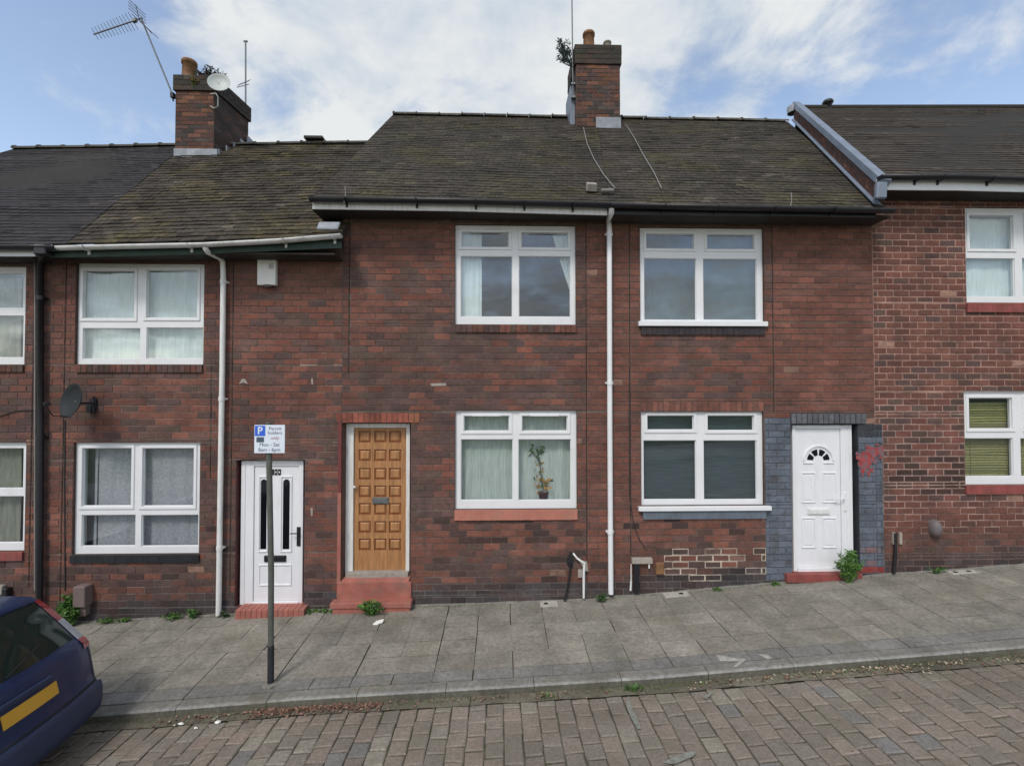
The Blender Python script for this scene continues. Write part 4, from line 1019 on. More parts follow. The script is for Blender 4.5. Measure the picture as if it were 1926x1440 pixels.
b.box(cA.x-.235, cA.x-.08, Yd-.026, Yd-.012, cA.z-.04, cA.z-.022); b.box(cA.x+.08, cA.x+.235, Yd-.026, Yd-.012, cA.z-.04, cA.z-.022)
dr = b.build('door', M['door_white'], HD, bevel=.003)
for k in range(4):
    t0, t1 = math.pi*(k+.13)/4, math.pi*(k+.87)/4; b = MB()
    pts = [(cA.x+r_*math.cos(t), cA.z+r_*math.sin(t)) for r_, ts in ((.172, [t0+(t1-t0)*j/6 for j in range(7)]), (.085, [t1, t0])) for t in ts]
    b.face([(x_, Yd-.0165, z_) for x_, z_ in pts][::-1]); b.face([(x_, Yd-.013, z_) for x_, z_ in pts]); b.build('glazing', M['darkglass'], dr)
letterplate(dr, (1519, 1560, 956, 967), Yd-.012, M['upvc_old'])
b = MB(); b.box(*bx((1586, 1591, 925, 960), Yd-.045, Yd-.03)); b.tube([W(1588, 938, Yd-.04), W(1588, 938, Yd-.08), W(1570, 938, Yd-.08)], .009, 8); b.build('handle', M['upvc'], dr, bevel=.002)
PLN[0] = WY-.1
b = MB(); b.box(*bx((1483, 1626, 1081, 1097), WY-.07, WY+.12))
b.build('step', M['redpaint'], HD, bevel=.006)
# red paint splash on the grey brickwork
PLN[0] = WY
b = MB()
for (cx_, cy_p, ra, rb_, rot) in ((1642, 851, 17, 11, .4), (1630, 864, 13, 13, .2), (1626, 876, 12, 9, 1.2), (1652, 846, 10, 8, .1), (1620, 860, 9, 10, 0), (1616, 872, 3, 4, 0), (1634, 890, 3, 6, 0), (1640, 884, 4, 5, .3), (1612, 852, 3, 3, 0), (1656, 860, 3, 4, 0), (1632, 840, 4, 3, 0), (1646, 868, 5, 4, .5), (1622, 892, 2, 6, 0), (1650, 836, 3, 2, 0)):
    o_ = W(cx_, cy_p, WY-.0035-.0006*len(b.f)); n_ = 26; rr = random.Random(cx_)
    pts = []
    for k in range(n_):
        t = 6.283*k/n_; f_ = 1+.22*math.sin(3*t+cx_)+rr.uniform(-.08, .08); x_ = ra*f_*math.cos(t); z_ = rb_*f_*math.sin(t)
        pts.append((o_.x+(x_*math.cos(rot)-z_*math.sin(rot))/128, o_.y, o_.z+(x_*math.sin(rot)+z_*math.cos(rot))/128))
    b.face(pts)
b.build('paint_splash', mat('splash_red', (.33, .04, .035), .7, .3, 14, dirt=(.13, .12, .14), dlo=.44, dhi=.56, bump=.5), HE)

# ================================================================== curtains, blinds and things behind the glass
curtain((140, 266, 495, 690), WY+.22, M['net'], 'white net curtain filling the left half of the upper window beside the white swan-neck downpipe', 4, .008)
curtain((262, 386, 495, 690), WY+.23, M['net'], 'white net curtain filling the right half of the upper window beside the white swan-neck downpipe', 5, .010)
curtain((178, 380, 826, 1046), WY+.25, M['lace'], 'wide grey speckled curtain in the lower window beside the white slotted door', 7, .012)
curtain((160, 186, 826, 1046), WY+.28, M['darkdrape'], 'narrow dark drape at the left of the speckled grey curtain', 2, .01)
curtain((140, 163, 826, 1046), WY+.22, M['net2'], 'narrow pale strip of curtain at the far left of the window with the black sill', 2, .01)
curtain((-190, 40, 522, 700), WY+.26, M['beige'], 'beige grey blind in the upper window at the left edge', 12, .012)
curtain((-190, 40, 835, 1050), WY+.26, M['beige'], 'grey curtain in the lower window with red sill at the left edge', 12, .012)
curtain((868, 906, 425, 596), WY+.20, M['net'], 'gathered white curtain at the left of the upper window over the salmon-silled one', 4, .018)
curtain((1036, 1080, 425, 560), WY+.20, M['net'], 'white curtain swept back at the right of the upper window over the salmon-silled one', 4, .015, taper=.92)
curtain((858, 970, 770, 950), WY+.30, M['net2'], 'pale net curtain behind the left half of the salmon-silled window', 6, .02)
curtain((968, 1088, 770, 950), WY+.32, M['net2'], 'pale net curtain behind the potted plant', 4, .012)
curtain((1204, 1440, 770, 955), WY+.24, M['reflgrey'], 'dark banded sheet painted as the reflection in the window beside the grey painted brickwork', 2, .003, name='blind', cat='blind')  # no real blind: added sheet whose colour imitates the reflection in this glass
curtain((1322, 1430, 425, 604), WY+.25, M['opaque_blue'], 'frosted grey sheet behind the right half of the upper window with the dark brick sill', 1, .003)
curtain((1206, 1318, 425, 604), WY+.9, M['opaque_blue'], 'smooth grey sheet behind the left half of the upper window with the dark brick sill', 1, .003)
curtain((1815, 2030, 412, 562), WY+.24, M['net'], 'pale net curtain in the upper window at the right edge', 6, .014)
q = rect7(1815, 2030, 757, 906); b = MB(); r = random.Random(8); ns = 30
for k in range(ns):
    z = q[2]+(q[3]-q[2])*(k+.5)/ns; x0_, x1_ = q[0]-.02, q[1]; c = mixc((.34, .30, .12), (.20, .18, .07), r.random()); sg_ = r.uniform(-.006, .006)
    P_ = [[(x_, yy_, z+zz_+sg_*math.sin(6*s_+k)+.004*vn(s_*4, k*.7, 2)) for yy_, zz_ in ((WY+.135, -.022), (WY+.15, .004), (WY+.155, .022))] for s_, x_ in [(j_/24, x0_+(x1_-x0_)*j_/24) for j_ in range(25)]]
    b.grid(P_, c, 0, True)
for s_ in (.12, .5, .88): b.tube([(q[0]+(q[1]-q[0])*s_, WY+.133, q[2]), (q[0]+(q[1]-q[0])*s_, WY+.133, q[3])], .003, 4, (.12, .11, .06))
tag(b.build('blind', mat_attr('blind_slat', .6, 3, .1, 20, .1, 0, .001), origin=(q[0], WY+.15, q[2])), 'olive yellow slatted blind in the lower window at the right edge', 'blind')
b = MB(); b.tube([W(1218, 492, WY+.16), W(1226, 520, WY+.16), W(1228, 545, WY+.16), W(1224, 572, WY+.16), W(1216, 594, WY+.16)], .005, 6)
tag(b.build('cord', M['cable'], origin=W(1216, 594, WY+.16)), 'dark cord hanging in a curve inside the upper window with the dark brick sill', 'cord')

def leaf(b, p, d, L_, wd, col=(1, 1, 1), m=0, r=rnd):
    d = Vector(d).normalized(); s = d.cross(Vector((r.uniform(-1, 1), r.uniform(-1, 1), r.uniform(-1, 1)))).normalized()*wd
    p = Vector(p); n = d.cross(s).normalized()*L_*.12
    b.face([p, p+d*L_*.45+s+n, p+d*L_, p+d*L_*.45-s+n], col, m)
def clump(name, base_p, h, wd, n, mats, label, cat='plant', seed=1, stems=10, lw=.012, ll=.05, lean=.35, group=None, dyk=.5):
    r = random.Random(seed); b = MB(); base_p = Vector(base_p)
    sb = MB()
    for k in range(stems):
        a_ = r.uniform(0, 6.283); q = r.random()**.5
        tip = base_p+Vector((math.cos(a_)*wd*q, math.sin(a_)*wd*q*dyk-(.02), h*r.uniform(.55, 1)*(1-.4*q)))
        mid = base_p.lerp(tip, .5)+Vector((0, 0, h*.12)); root = base_p+Vector((math.cos(a_)*wd*.2*q, math.sin(a_)*wd*.12*q, -.01))
        sb.tube([root, mid, tip], [.004, .003, .0015], 4, m=0)
        for j in range(max(3, n//stems)):
            t = r.uniform(.15, 1); p = root.lerp(mid, t*2) if t < .5 else mid.lerp(tip, t*2-1)
            leaf(b, p, (r.uniform(-1, 1), r.uniform(-1, 1)*.8, r.uniform(-.3, .9)), ll*r.uniform(.6, 1.3), lw*r.uniform(.6, 1.3), m=r.randrange(len(mats)), r=r)
    b.v, off = sb.v+b.v, len(sb.v); b.f = sb.f+[tuple(i+off for i in f) for f in b.f]; b.c = sb.c+b.c; b.m = sb.m+b.m; b.sm = sb.sm+b.sm
    o = b.build(name, mats, origin=base_p); tag(o, label, cat, group); return o
def grass_tuft(base_p, h, wd, n, label, seed, mats=None, group=None, name='grass_tuft'):
    r = random.Random(seed); b = MB(); base_p = Vector(base_p); mats = mats or [M['leaf'], M['leaf_dk']]
    for k in range(n):
        a_ = r.uniform(0, 6.283); q = r.random(); p = base_p+Vector((math.cos(a_)*wd*.5*q, math.sin(a_)*wd*.2*q, -.005))
        d = Vector((math.cos(a_)*r.uniform(.1, .9), math.sin(a_)*r.uniform(.1, .7), 1)).normalized(); L_ = h*r.uniform(.4, 1.05); s = Vector((math.sin(a_), -math.cos(a_), 0))*.004
        m1 = p+d*L_*.6; tp = p+d*L_+Vector((d.x, d.y, -.25))*L_*.35; mm = r.randrange(len(mats))
        b.face([p-s, p+s, m1+s*.8, m1-s*.8], m=mm); b.face([m1-s*.8, m1+s*.8, tp], m=mm)
    o = b.build(name, mats, origin=base_p); tag(o, label, 'weed', group); return o
# potted plant in the salmon-silled window
pp = W(1022, 940, WY+.17); root = empty('potted_plant', pp, 'leggy house plant in a dark red pot on the inside sill behind the right pane', 'plant')
b = MB(); b.lathe(pp, [(0, 0), (.055, 0), (.075, .11), (.08, .11), (.08, .13), (.068, .13), (.065, .10), (0, .10)], 16); b.build('pot', M['pot'], root)
b = MB(); r = random.Random(9); st = [W(1022, 925, WY+.17), W(1018, 895, WY+.17), W(1015, 870, WY+.17), W(1010, 842, WY+.17)]; b.tube(st, [.008, .007, .006, .004], 6); b.tube([st[2], W(1002, 850, WY+.17), W(998, 845, WY+.17)], [.005, .004, .003], 6); b.build('stem', M['leaf_dry'], root)
b = MB()
for k in range(46): leaf(b, W(r.uniform(1008, 1034), r.uniform(900, 928), WY+.17+r.uniform(-.03, .03)), (r.uniform(-1, 1), r.uniform(-.5, .5), r.uniform(-.2, 1)), .07, .02, r=r, m=0 if r.random() < .75 else 1)
for k in range(16): leaf(b, W(r.uniform(1004, 1024), r.uniform(860, 900), WY+.17), (r.uniform(-1, 1), r.uniform(-.5, .5), r.uniform(-1, .5)), .07, .014, r=r, m=0 if r.random() < .5 else 1)
for k in range(34): leaf(b, W(r.uniform(997, 1024), r.uniform(836, 856), WY+.17+r.uniform(-.03, .03)), (r.uniform(-1, 1), r.uniform(-.5, .5), r.uniform(-1, .4)), .085, .018, r=r, m=1)
b.build('foliage', [M['leaf_yellow'], M['leaf_dk']], root)

# ================================================================== fittings on the walls
# alarm box
p = W(505, 516, WY-.04); root = empty('alarm_box', W(505, 542, WY), 'white alarm box high on the wall above the parking sign', 'alarm')
b = MB(); q = rect7(488, 523, 490, 538); b.box(q[0], q[1], WY-.075, WY, q[2], q[3]); b.build('casing', M['alarm'], root, bevel=.014, seg=2)
b = MB(); b.lathe((q[0]+(q[1]-q[0])*.55, WY-.04, q[2]-.005), [(0, -.03), (.05, -.025), (.06, 0), (.06, .01)], 14); b.build('strobe', mat('strobe_smoke', (.12, .10, .10), .3), root)
b = MB(); b.box(q[1]-.10, q[1]-.03, WY-.0765, WY-.074, q[3]-.14, q[3]-.06); b.build('label_patch', mat('patch_grey', (.4, .38, .38), .5), root)
# dark dish on house B
dp = W(180, 760, WY); root = empty('satellite_dish', dp, 'dark satellite dish on an arm between the two left windows above the car', 'satellite dish')
cD_ = W(134, 753, WY-.36)
b = MB(); ax = Vector((-.36, -.93, .2)).normalized(); pr_ = [(0, -.065), (.08, -.062), (.16, -.045), (.22, -.018), (.262, .012), (.27, .012), (.225, -.026), (.16, -.055), (.08, -.072), (0, -.075)]
b.lathe((0, 0, 0), pr_, 28, ax=ax)
b.v = [tuple(Vector((v_[0]*.82, v_[1]*.82, v_[2]*.88))+cD_) for v_ in b.v]; b.build('dish', M['dish_dark'], root)
b = MB(); b.tube([cD_+ax*-.05, W(150, 758, WY-.22), W(176, 758, WY-.04)], .014, 8); b.tube([W(176, 745, WY-.03), W(176, 775, WY-.03)], .017, 8); b.build('arm', M['black'], root)
b = MB(); b.box(*bx((171, 183, 750, 770), WY-.03, WY)); b.box(*bx((168, 177, 760, 776), WY-.05, WY-.01)); b.build('bracket', M['dish_dark'], root, bevel=.004)
b = MB(); b.tube([cD_-Vector((0, 0, .22)), cD_-Vector((0, 0, .24))+ax*.2, cD_+ax*.30+Vector((0, 0, -.1))], .008, 6); b.tube([cD_+ax*.30+Vector((0, 0, -.1)), cD_+ax*.24+Vector((0, 0, -.08))], .025, 8); b.build('receiver', M['black'], root)
# cables
def wire(pts, r_, m, label, name='cable', cat='cable'):
    b = MB(); b.tube(pts, r_, 6); return tag(b.build(name, m, origin=pts[0]), label, cat)
wire([W(-60, 790, WY-.02), W(0, 782, WY-.012), W(30, 772, WY-.012), W(64, 770, WY-.012), W(74, 772, WY-.012)], .007, M['cable'], 'black cable sagging across the wall left of the black downpipe')
wire([W(1184, 690, WY-.008), W(1184, 930, WY-.008), W(1190, 975, WY-.010), W(1200, 1010, WY-.010), W(1216, 1034, WY-.008)], .006, M['cable'], 'dark cable running down the wall right of the tall white downpipe')
wire([W(122, 790, WY-.008), W(121, 900, WY-.008), W(122, 1110, WY-.008)], .007, M['cable'], 'dark cable running down the wall below the dark satellite dish')
def roofwire(a, c, L0, label):
    pts = []
    for t in [k/8 for k in range(9)]:
        p = a.lerp(c, t); p.z += .05-.0*t; p.x += .12*math.sin(math.pi*t)*L0; pts.append(p)
    wire(pts, .007, M['cable_pale'], label)
def roofpt(t, s_px_e, s_px_r):
    e_, r_ = W(s_px_e, 386, EY-.1), W(s_px_r, 222, RY); return e_.lerp(r_, t)
def onroof(px, py, eave, ridge_):  # point of the C/D roof plane seen at this pixel
    d = FW+RT*((px-963)/F)+UP*((720-py)/F); n_ = (eD1-eC0).cross(rC0-eC0); t = n_.dot(eC0-Vector((0, 0, CAMZ)))/n_.dot(d); return Vector((0, 0, CAMZ))+d*t
def rw(pl_, label): wire([onroof(x, y, 0, 0)+Vector((0, -.03, .05)) for x, y in pl_], .0075, M['cable_pale'], label)
rw([(1097, 246), (1103, 275), (1116, 305), (1134, 335), (1156, 362)], 'pale wire trailing down the roof left of the lead patch at the chimney')
rw([(1176, 240), (1192, 265), (1210, 300), (1228, 330), (1243, 362)], 'pale wire trailing down the roof right of the central chimney')
# loose brick fragment on the roof edge
p = onroof(1112, 362, 0, 0); b = MB(); b.obox(p+Vector((0, -.02, .07)), (.075, .01, 0), (0, .05, .03), (0, -.03, .05)); tag(b.build('broken_brick', M['mortar'], origin=p, bevel=.012), 'small pale broken brick lying on the roof edge above the tall white downpipe', 'brick')
p = onroof(1142, 365, 0, 0); b = MB(); b.obox(p+Vector((0, -.02, .05)), (.09, .0, .003), (0, .03, .02), (0, -.006, .01)); tag(b.build('tile_fragment', M['cable_pale'], origin=p), 'thin pale tile fragment lying on the roof edge beside the broken brick', 'tile')
for px_, py_, lb in ((649, 350, 'thin metal rod standing on the gutter at the left end of the white fascia'), (1488, 362, 'thin bent metal rod standing on the black gutter at right')):
    p = W(px_, py_, GY); q_ = W(px_-2, py_+32, GY-.03); b = MB(); b.tube([p, W(px_+1, py_+14, GY-.02), q_], .006, 6); tag(b.build('gutter_rod', M['cable_pale'], origin=q_), lb, 'rod')
# lost tile on B's ridge
p = W(592, 266, RY-.05); b = MB(); b.obox(p+Vector((0, 0, .05)), (.2, 0, 0), (0, .1, 0), (0, 0, .03)); tag(b.build('loose_ridge_tile', M['soffit'], origin=p, bevel=.01), 'dark loose tile lying on the lower roof ridge left of the step in the roofs', 'tile')

# meter boxes, vents and pipes
b = MB(); q = rect7(153, 175, 1096, 1134); b.box(q[0], q[1], WY-.14, WY, q[2], q[3]); b.box(q[0]+.06, q[1]-.02, WY-.10, WY-.01, q[2]-.14, q[2])
tag(b.build('meter_box', M['brownbox'], origin=((q[0]+q[1])/2, WY, q[2]), bevel=.008), 'brown box on the wall beside the bushy green weed near the car', 'meter box')
b = MB(); o_ = W(1755, 992, WY); b.lathe((0, 0, 0), [(0, .12), (.045, .115), (.075, .08), (.085, .03), (.085, 0)], 16, ax=(0, -1, 0)); b.v = [(v_[0]*.9+o_.x, v_[1]+WY, v_[2]*1.55+o_.z) for v_ in b.v]
tag(b.build('wall_vent', M['greybox'], origin=o_), 'grey rounded vent cowl low on the wall of the rightmost house', 'vent')
root = empty('cable_conduit', W(1681, 1075, WY-.03), 'dark vertical conduit with pale clip right of the grey painted brickwork', 'pipe')
b = MB(); b.tube([W(1684, 1002, WY-.03), W(1684, 1040, WY-.03), W(1681, 1078, WY-.035)], .022, 8); b.build('conduit', M['black'], root)
b = MB(); b.box(*bx((1677, 1682, 1000, 1022), WY-.03, WY)); b.box(*bx((1689, 1694, 1000, 1022), WY-.03, WY)); b.build('clip', M['mortar'], root)
root = empty('broken_gas_pipe', W(1098, 1124, WY-.04), 'broken white elbow pipe hanging by a dark hole left of the tall white downpipe', 'pipe')
b = MB(); b.tube([W(1078, 1040, WY-.02), W(1086, 1050, WY-.06), W(1099, 1058, WY-.05), W(1098, 1075, WY-.04), W(1098, 1124, WY-.04)], [.013, .014, .02, .02, .017], 8); b.build('pipe', M['upvc_old'], root)
b = MB(); b.box(*bx((1087, 1094, 1070, 1084), WY-.03, WY)); b.face([W(1088, 1052, WY-.06), W(1104, 1055, WY-.03), W(1107, 1075, WY-.02), W(1100, 1072, WY-.05)]); b.build('torn_cover', M['mortar'], root, solid=.004)
b = MB(); rr = random.Random(2); pts = []
for k in range(16): t = 6.283*k/16; pts.append(W(1073+7*math.cos(t)*rr.uniform(.7, 1.2), 1054+17*math.sin(t)*rr.uniform(.8, 1.1), WY-.0035))
b.face(pts); b.build('hole', M['blackpaint'], root)
b = MB(); b.tube([W(1074, 1058, WY-.02), W(1070, 1090, WY-.03), W(1062, 1130, WY-.06)], .014, 7); b.build('dark_hose', M['black'], root)
root = empty('boxed_pipe_cover', W(1205, 1110, WY), 'half-open pale topped service recess with pipes right of the tall white downpipe', 'service box')
b = MB(); b.box(*bx((1187, 1225, 1047, 1057), WY-.07, WY)); b.build('lid', M['mortar'], root, bevel=.004)
b = MB(); b.box(*bx((1191, 1201, 1057, 1112), WY-.05, WY)); b.build('dark_panel', M['black'], root)
b = MB(); b.tube([W(1187, 1060, WY-.04), W(1187, 1090, WY-.04), W(1187, 1094, WY-.03), W(1186, 1110, WY-.03)], [.008, .008, .015, .015], 6); b.build('pipe', M['upvc_old'], root)
b = MB(); b.tube([W(1221, 1056, WY-.04), W(1221, 1068, WY-.04)], .013, 6); b.build('pipe', M['upvc_old'], root)
b = MB(); q = rect7(1232, 1248, 1056, 1078); b.box(q[0], q[1], WY-.05, WY, q[2], q[3]); tag(b.build('air_brick', M['terracotta'], origin=(q[0], WY, q[2]), bevel=.01), 'small red-brown box on the wall beside the half-open service recess', 'vent')
b = MB(); b.box(*bx((0, 12, 1098, 1115), WY-.06, WY)); q = rect7(0, 12, 1098, 1115); tag(b.build('vent_cover', M['mortar'], origin=(q[0], WY, q[2]), bevel=.008), 'pale box low on the wall at the left edge above the car', 'vent')
b = MB(); q = rect7(14, 24, 1102, 1122); b.box(q[0], q[1], WY-.09, WY, q[2], q[3]); tag(b.build('meter_box', M['black'], origin=(q[0], WY, q[2]), bevel=.01), 'small black box low on the wall at the left edge above the car', 'meter box')
# pale mortar marks and the triangle patch on B
def patch(pts, m, name, label, cat='mark', Y=WY-.0028):
    P_ = [W(x, y, Y) for x, y in pts]; b = MB(); b.face(P_); b.face([p+Vector((0, .002, 0)) for p in P_][::-1]); tag(b.build(name, m, origin=P_[0]), label, cat)
patch([(449, 722), (455, 712), (461, 712), (466, 722), (458, 719)], M['mortar'], 'mortar_patch', 'pale triangular mortar mark on the wall above the parking sign')
patch([(585, 712), (588, 710), (589, 723), (586, 723)], M['mortar'], 'mortar_patch', 'short upright pale mark on the wall left of the orange door lintel')
patch([(809, 721), (838, 720), (840, 725), (812, 726)], M['mortar'], 'mortar_patch', 'thin level pale mark on the wall between the orange door and the upper window')
patch([(584, 955), (588, 955), (588, 970), (585, 970)], M['mortar'], 'mortar_patch', 'short pale mark between the white slotted door and the orange door')

# pavement covers
def gpave(px, py):
    d = FW+RT*((px-963)/F)+UP*((720-py)/F)
    t0, t1 = 3.0, 12.0
    for _ in range(50):
        t = (t0+t1)/2; p = Vector((0, 0, CAMZ))+d*t
        zz_ = zpave(p.x, p.y) if p.y > KY else zroad(p.x, p.y)
        if p.z > zz_: t0 = t
        else: t1 = t
    return p
def cover(px, py, wd, dp_, hole, label):
    p = gpave(px, py); b = MB(); sl_ = (zpave(p.x+.3, p.y)-zpave(p.x-.3, p.y))/.6
    ax_ = Vector((1, 0, sl_)).normalized()
    b.obox(p+Vector((0, 0, .006)), ax_*wd/2, (0, dp_/2, 0), (0, 0, .008)); root = b.build('pavement_cover', M['chalk2'], origin=p, bevel=.003); tag(root, label, 'cover', 'pale service covers set in the pavement by the walls')
    for hx in hole:
        b = MB(); n_ = 10; b.face([p+ax_*(hx+.035*math.cos(6.283*k/n_))+Vector((0, .03*math.sin(6.283*k/n_), .0155)) for k in range(n_)]); b.build('hole', M['blackpaint'], root)
M['chalk2'] = mat('pale_cover', (.42, .40, .35), .85, .12, 12, bump=.3, dirt=(.2, .19, .16), dlo=.5, dhi=.7)
cover(1032, 1136, .25, .16, [-.04], 'pale square pavement cover with a dark hole below the broken elbow pipe')
cover(1272, 1118, .36, .15, [.07], 'pale pavement cover between the tall white downpipe and the grey painted brickwork')
cover(1812, 1076, .40, .11, [-.12, .08], 'pale oblong pavement cover below the grey vent cowl on the uphill house')
# litter and paint marks on pavement and road
def flatmark(pts, m, name, label, cat, h=.005, road=False, group=None):
    P_ = [gpave(x, y)+Vector((0, 0, h)) for x, y in pts]; b = MB(); b.face(P_); b.face([p-Vector((0, 0, .001)) for p in P_][::-1]); tag(b.build(name, m, origin=P_[0]), label, cat, group)
p = gpave(713, 1172); b = MB(); b.obox(p+Vector((0, 0, .02)), (.055, .01, .01), (0, .03, .005), (.006, 0, .014)); b.obox(p+Vector((-.04, -.03, .012)), (.03, .01, -.004), (0, .02, .005), (0, 0, .006)); tag(b.build('crumpled_paper', M['paper'], origin=p, bevel=.006), 'crumpled white scrap of paper on the pavement below the salmon step', 'litter')
flatmark([(1346, 1232), (1362, 1233), (1375, 1237), (1403, 1239), (1396, 1244), (1372, 1243), (1355, 1243)], M['chalk'], 'paint_mark', 'white sprayed arrow shaft on the pavement edge at right', 'paint mark', .006)
flatmark([(1390, 1243), (1404, 1241), (1386, 1254), (1378, 1256)], M['chalk'], 'paint_mark', 'white sprayed arrow barb on the pavement edge at right, nearest the kerb', 'paint mark', .0075)
flatmark([(1424, 1230), (1444, 1231), (1453, 1238), (1444, 1240)], M['chalk'], 'paint_mark', 'short white sprayed dash on the pavement right of the sprayed arrow', 'paint mark', .006)
M['chalkf'] = mat('faded_spray_paint', (.24, .25, .22), .85, .2, 25, bump=.3, dirt=(.13, .13, .10), dlo=.4, dhi=.6)
flatmark([(1179, 1312), (1184, 1311), (1188, 1330), (1198, 1352), (1206, 1372), (1199, 1372), (1186, 1350), (1179, 1332)], M['chalkf'], 'road_mark', 'faded curved white line on the road below the kerb', 'paint mark', .012)
flatmark([(1244, 1436), (1290, 1416), (1310, 1415), (1304, 1424), (1268, 1439)], M['chalkf'], 'road_mark', 'faded broad white dash on the road at the bottom edge', 'paint mark', .012)
flatmark([(1322, 1312), (1340, 1300), (1343, 1303), (1328, 1317)], M['chalkf'], 'road_mark', 'short thin white dash on the road right of the curved faded line', 'paint mark', .012)

# ================================================================== sign post
sp = gpave(509, 1286); post = empty('parking_sign', sp, 'white parking permit sign with blue square on a grey post at the kerb', 'sign')
Ys = sp.y; top = W(505, 797, Ys)
b = MB(); b.tube([(sp.x, Ys, sp.z), (sp.x-.006, Ys, sp.z+1.2), (top.x, Ys, top.z)], .030, 14); b.lathe((top.x, Ys, top.z), [(.03, -.002), (.033, 0), (.033, .01), (0, .02)], 14); b.build('post', M['post'], post)
b = MB(); b.tube([(sp.x, Ys, sp.z-.01), (sp.x, Ys, sp.z+.42)], .0335, 14); b.build('post_sleeve', M['steel'] if False else mat('dark_sleeve', (.018, .02, .024), .7, .5, 30, dirt=(.08, .08, .08)), post)
b = MB(); b.lathe((sp.x, Ys, sp.z), [(.09, .0), (.06, .018), (.035, .02)], 12); b.build('footing', M['concrete'], post)
c0, c1 = W(478, 799, Ys-.05), W(535, 852, Ys-.05); xm, zm = (c0.x+c1.x)/2, (c0.z+c1.z)/2; hw, hh = (c1.x-c0.x)/2, (c0.z-c1.z)/2
b = MB(); b.box(xm-hw, xm+hw, Ys-.045, Ys-.040, zm-hh, zm+hh); pl_ = b.build('plate', M['sign'], post, bevel=.002)
b = MB(); b.box(xm-hw*.96, xm-hw*.28, Ys-.0468, Ys-.0445, zm+hh*.22, zm+hh*.95); b.build('blue_square', M['signblue'], pl_)
b = MB(); b.box(xm-hw*.85, xm-hw*.36, Ys-.0468, Ys-.0445, zm-hh*.22, zm+hh*.14); b.build('ticket_symbol', M['ink'], pl_)
def text(s, x, z, size, Y, m, parent, bold=0, name='lettering'):
    cu = bpy.data.curves.new('t', 'FONT'); cu.body = s; cu.size = size; cu.align_x = 'CENTER'; cu.align_y = 'CENTER'; cu.extrude = .0006; cu.offset = bold
    ob_ = bpy.data.objects.new('t', cu); C.objects.link(ob_); bpy.context.view_layer.update()
    me = bpy.data.meshes.new_from_object(ob_.evaluated_get(bpy.context.evaluated_depsgraph_get())); bpy.data.objects.remove(ob_)
    o = bpy.data.objects.new(name, me); C.objects.link(o); me.materials.clear(); me.materials.append(m)
    og = wloc(parent); me.transform(Matrix.Translation(Vector((x, Y, z))-og) @ Matrix.Rotation(R(90), 4, 'X')); o.parent = parent; return o
text('P', xm-hw*.62, zm+hh*.58, hh*.72, Ys-.0478, M['sign'], pl_, .002)
text('Permit', xm+hw*.36, zm+hh*.74, hh*.33, Ys-.0458, M['ink'], pl_)
text('holders', xm+hw*.36, zm+hh*.44, hh*.33, Ys-.0458, M['ink'], pl_)
text('only', xm+hw*.36, zm+hh*.08, hh*.33, Ys-.0458, mat('sign_red_ink', (.35, .12, .14), .5, bump=0), pl_)
text('Mon - Sat', xm, zm-hh*.40, hh*.36, Ys-.0458, M['ink'], pl_)
text('8am - 6pm', xm, zm-hh*.76, hh*.36, Ys-.0458, M['ink'], pl_)
b = MB(); 
for dz in (-.6, .6): b.box(xm-hw*.5, xm+hw*.5, Ys-.040, Ys-.03, zm+hh*dz-.008, zm+hh*dz+.008); b.tube([(top.x, Ys, zm+hh*dz-.012), (top.x, Ys, zm+hh*dz+.012)], .036, 12)
b.build('bracket', M['steel'], post)

# ================================================================== aerials, dish and plants on the chimneys
b_ = W(322, 172, 9.72); t_ = W(266, 36, 9.5)
root = empty('roof_aerial', b_, 'long comb-shaped TV aerial on a leaning pole at the left chimney', 'aerial')
b = MB(); b.tube([W(326, 190, 9.7), b_, t_], .016, 8); b.build('pole', M['steel'], root)
e0, e1 = W(176, 65, 9.5), W(268, 34, 9.5); d_ = (e1-e0)
b = MB(); b.tube([e0, e1], .013, 8)
pn = Vector((-.32, -.5, .85)).normalized()
for k in range(13):
    c_ = e0+d_*(.03+k*.065); hl = .10+.004*k; b.tube([c_-pn*hl, c_+pn*hl], .005, 5)
b.build('boom', M['steel'], root)
b = MB()
rp = e0+d_*.93
for s_ in (-1, 1):
    for k in range(4): c_ = rp+pn*s_*(.05+.05*k)+Vector((.03*k*1.0, 0, .0)); b.tube([c_-Vector((.02, .2, 0)), c_+Vector((.02, .2, 0))], .006, 5)
    b.tube([rp, rp+pn*s_*.24+Vector((.09, 0, 0))], .007, 5)
b.obox(e0+d_*.84, (.035, 0, .01), (0, .03, 0), (0, 0, .03)); b.build('reflector', M['steel'], root)
b = MB(); b.obox(W(325, 180, 9.68), (.03, 0, 0), (0, .04, 0), (0, 0, .05)); b.build('bracket', M['black'], root)
p0, p1 = W(462, 200, 10.9), W(462, 78, 10.9)
root = empty('roof_aerial', p0, 'short plain aerial mast behind the left chimney', 'aerial')
b = MB(); b.tube([p0, p1], .018, 8); b.build('pole', M['steel'], root)
b = MB(); b.tube([p1-Vector((.04, 0, 0)), p1+Vector((.04, 0, 0))], .022, 8); b.build('tip', M['steel'], root)
b = MB(); c_ = W(462, 160, 10.9)
for k in range(6): b.tube([c_+Vector((-.16+.045*k, -.05, -.06+.02*k)), c_+Vector((-.14+.045*k, .05, .06+.02*k))], .006, 5)
b.tube([c_+Vector((-.2, 0, -.06)), c_+Vector((.08, 0, .02))], .008, 5); b.build('crossbar', M['steel'], root)
p0, p1 = W(1078, 185, 9.8), W(1075, -60, 9.8)
root = empty('roof_aerial', p0, 'tall thin aerial mast strapped to the left side of the central chimney', 'aerial')
b = MB(); b.tube([p0, p1], .014, 8); b.build('pole', M['steel'], root)
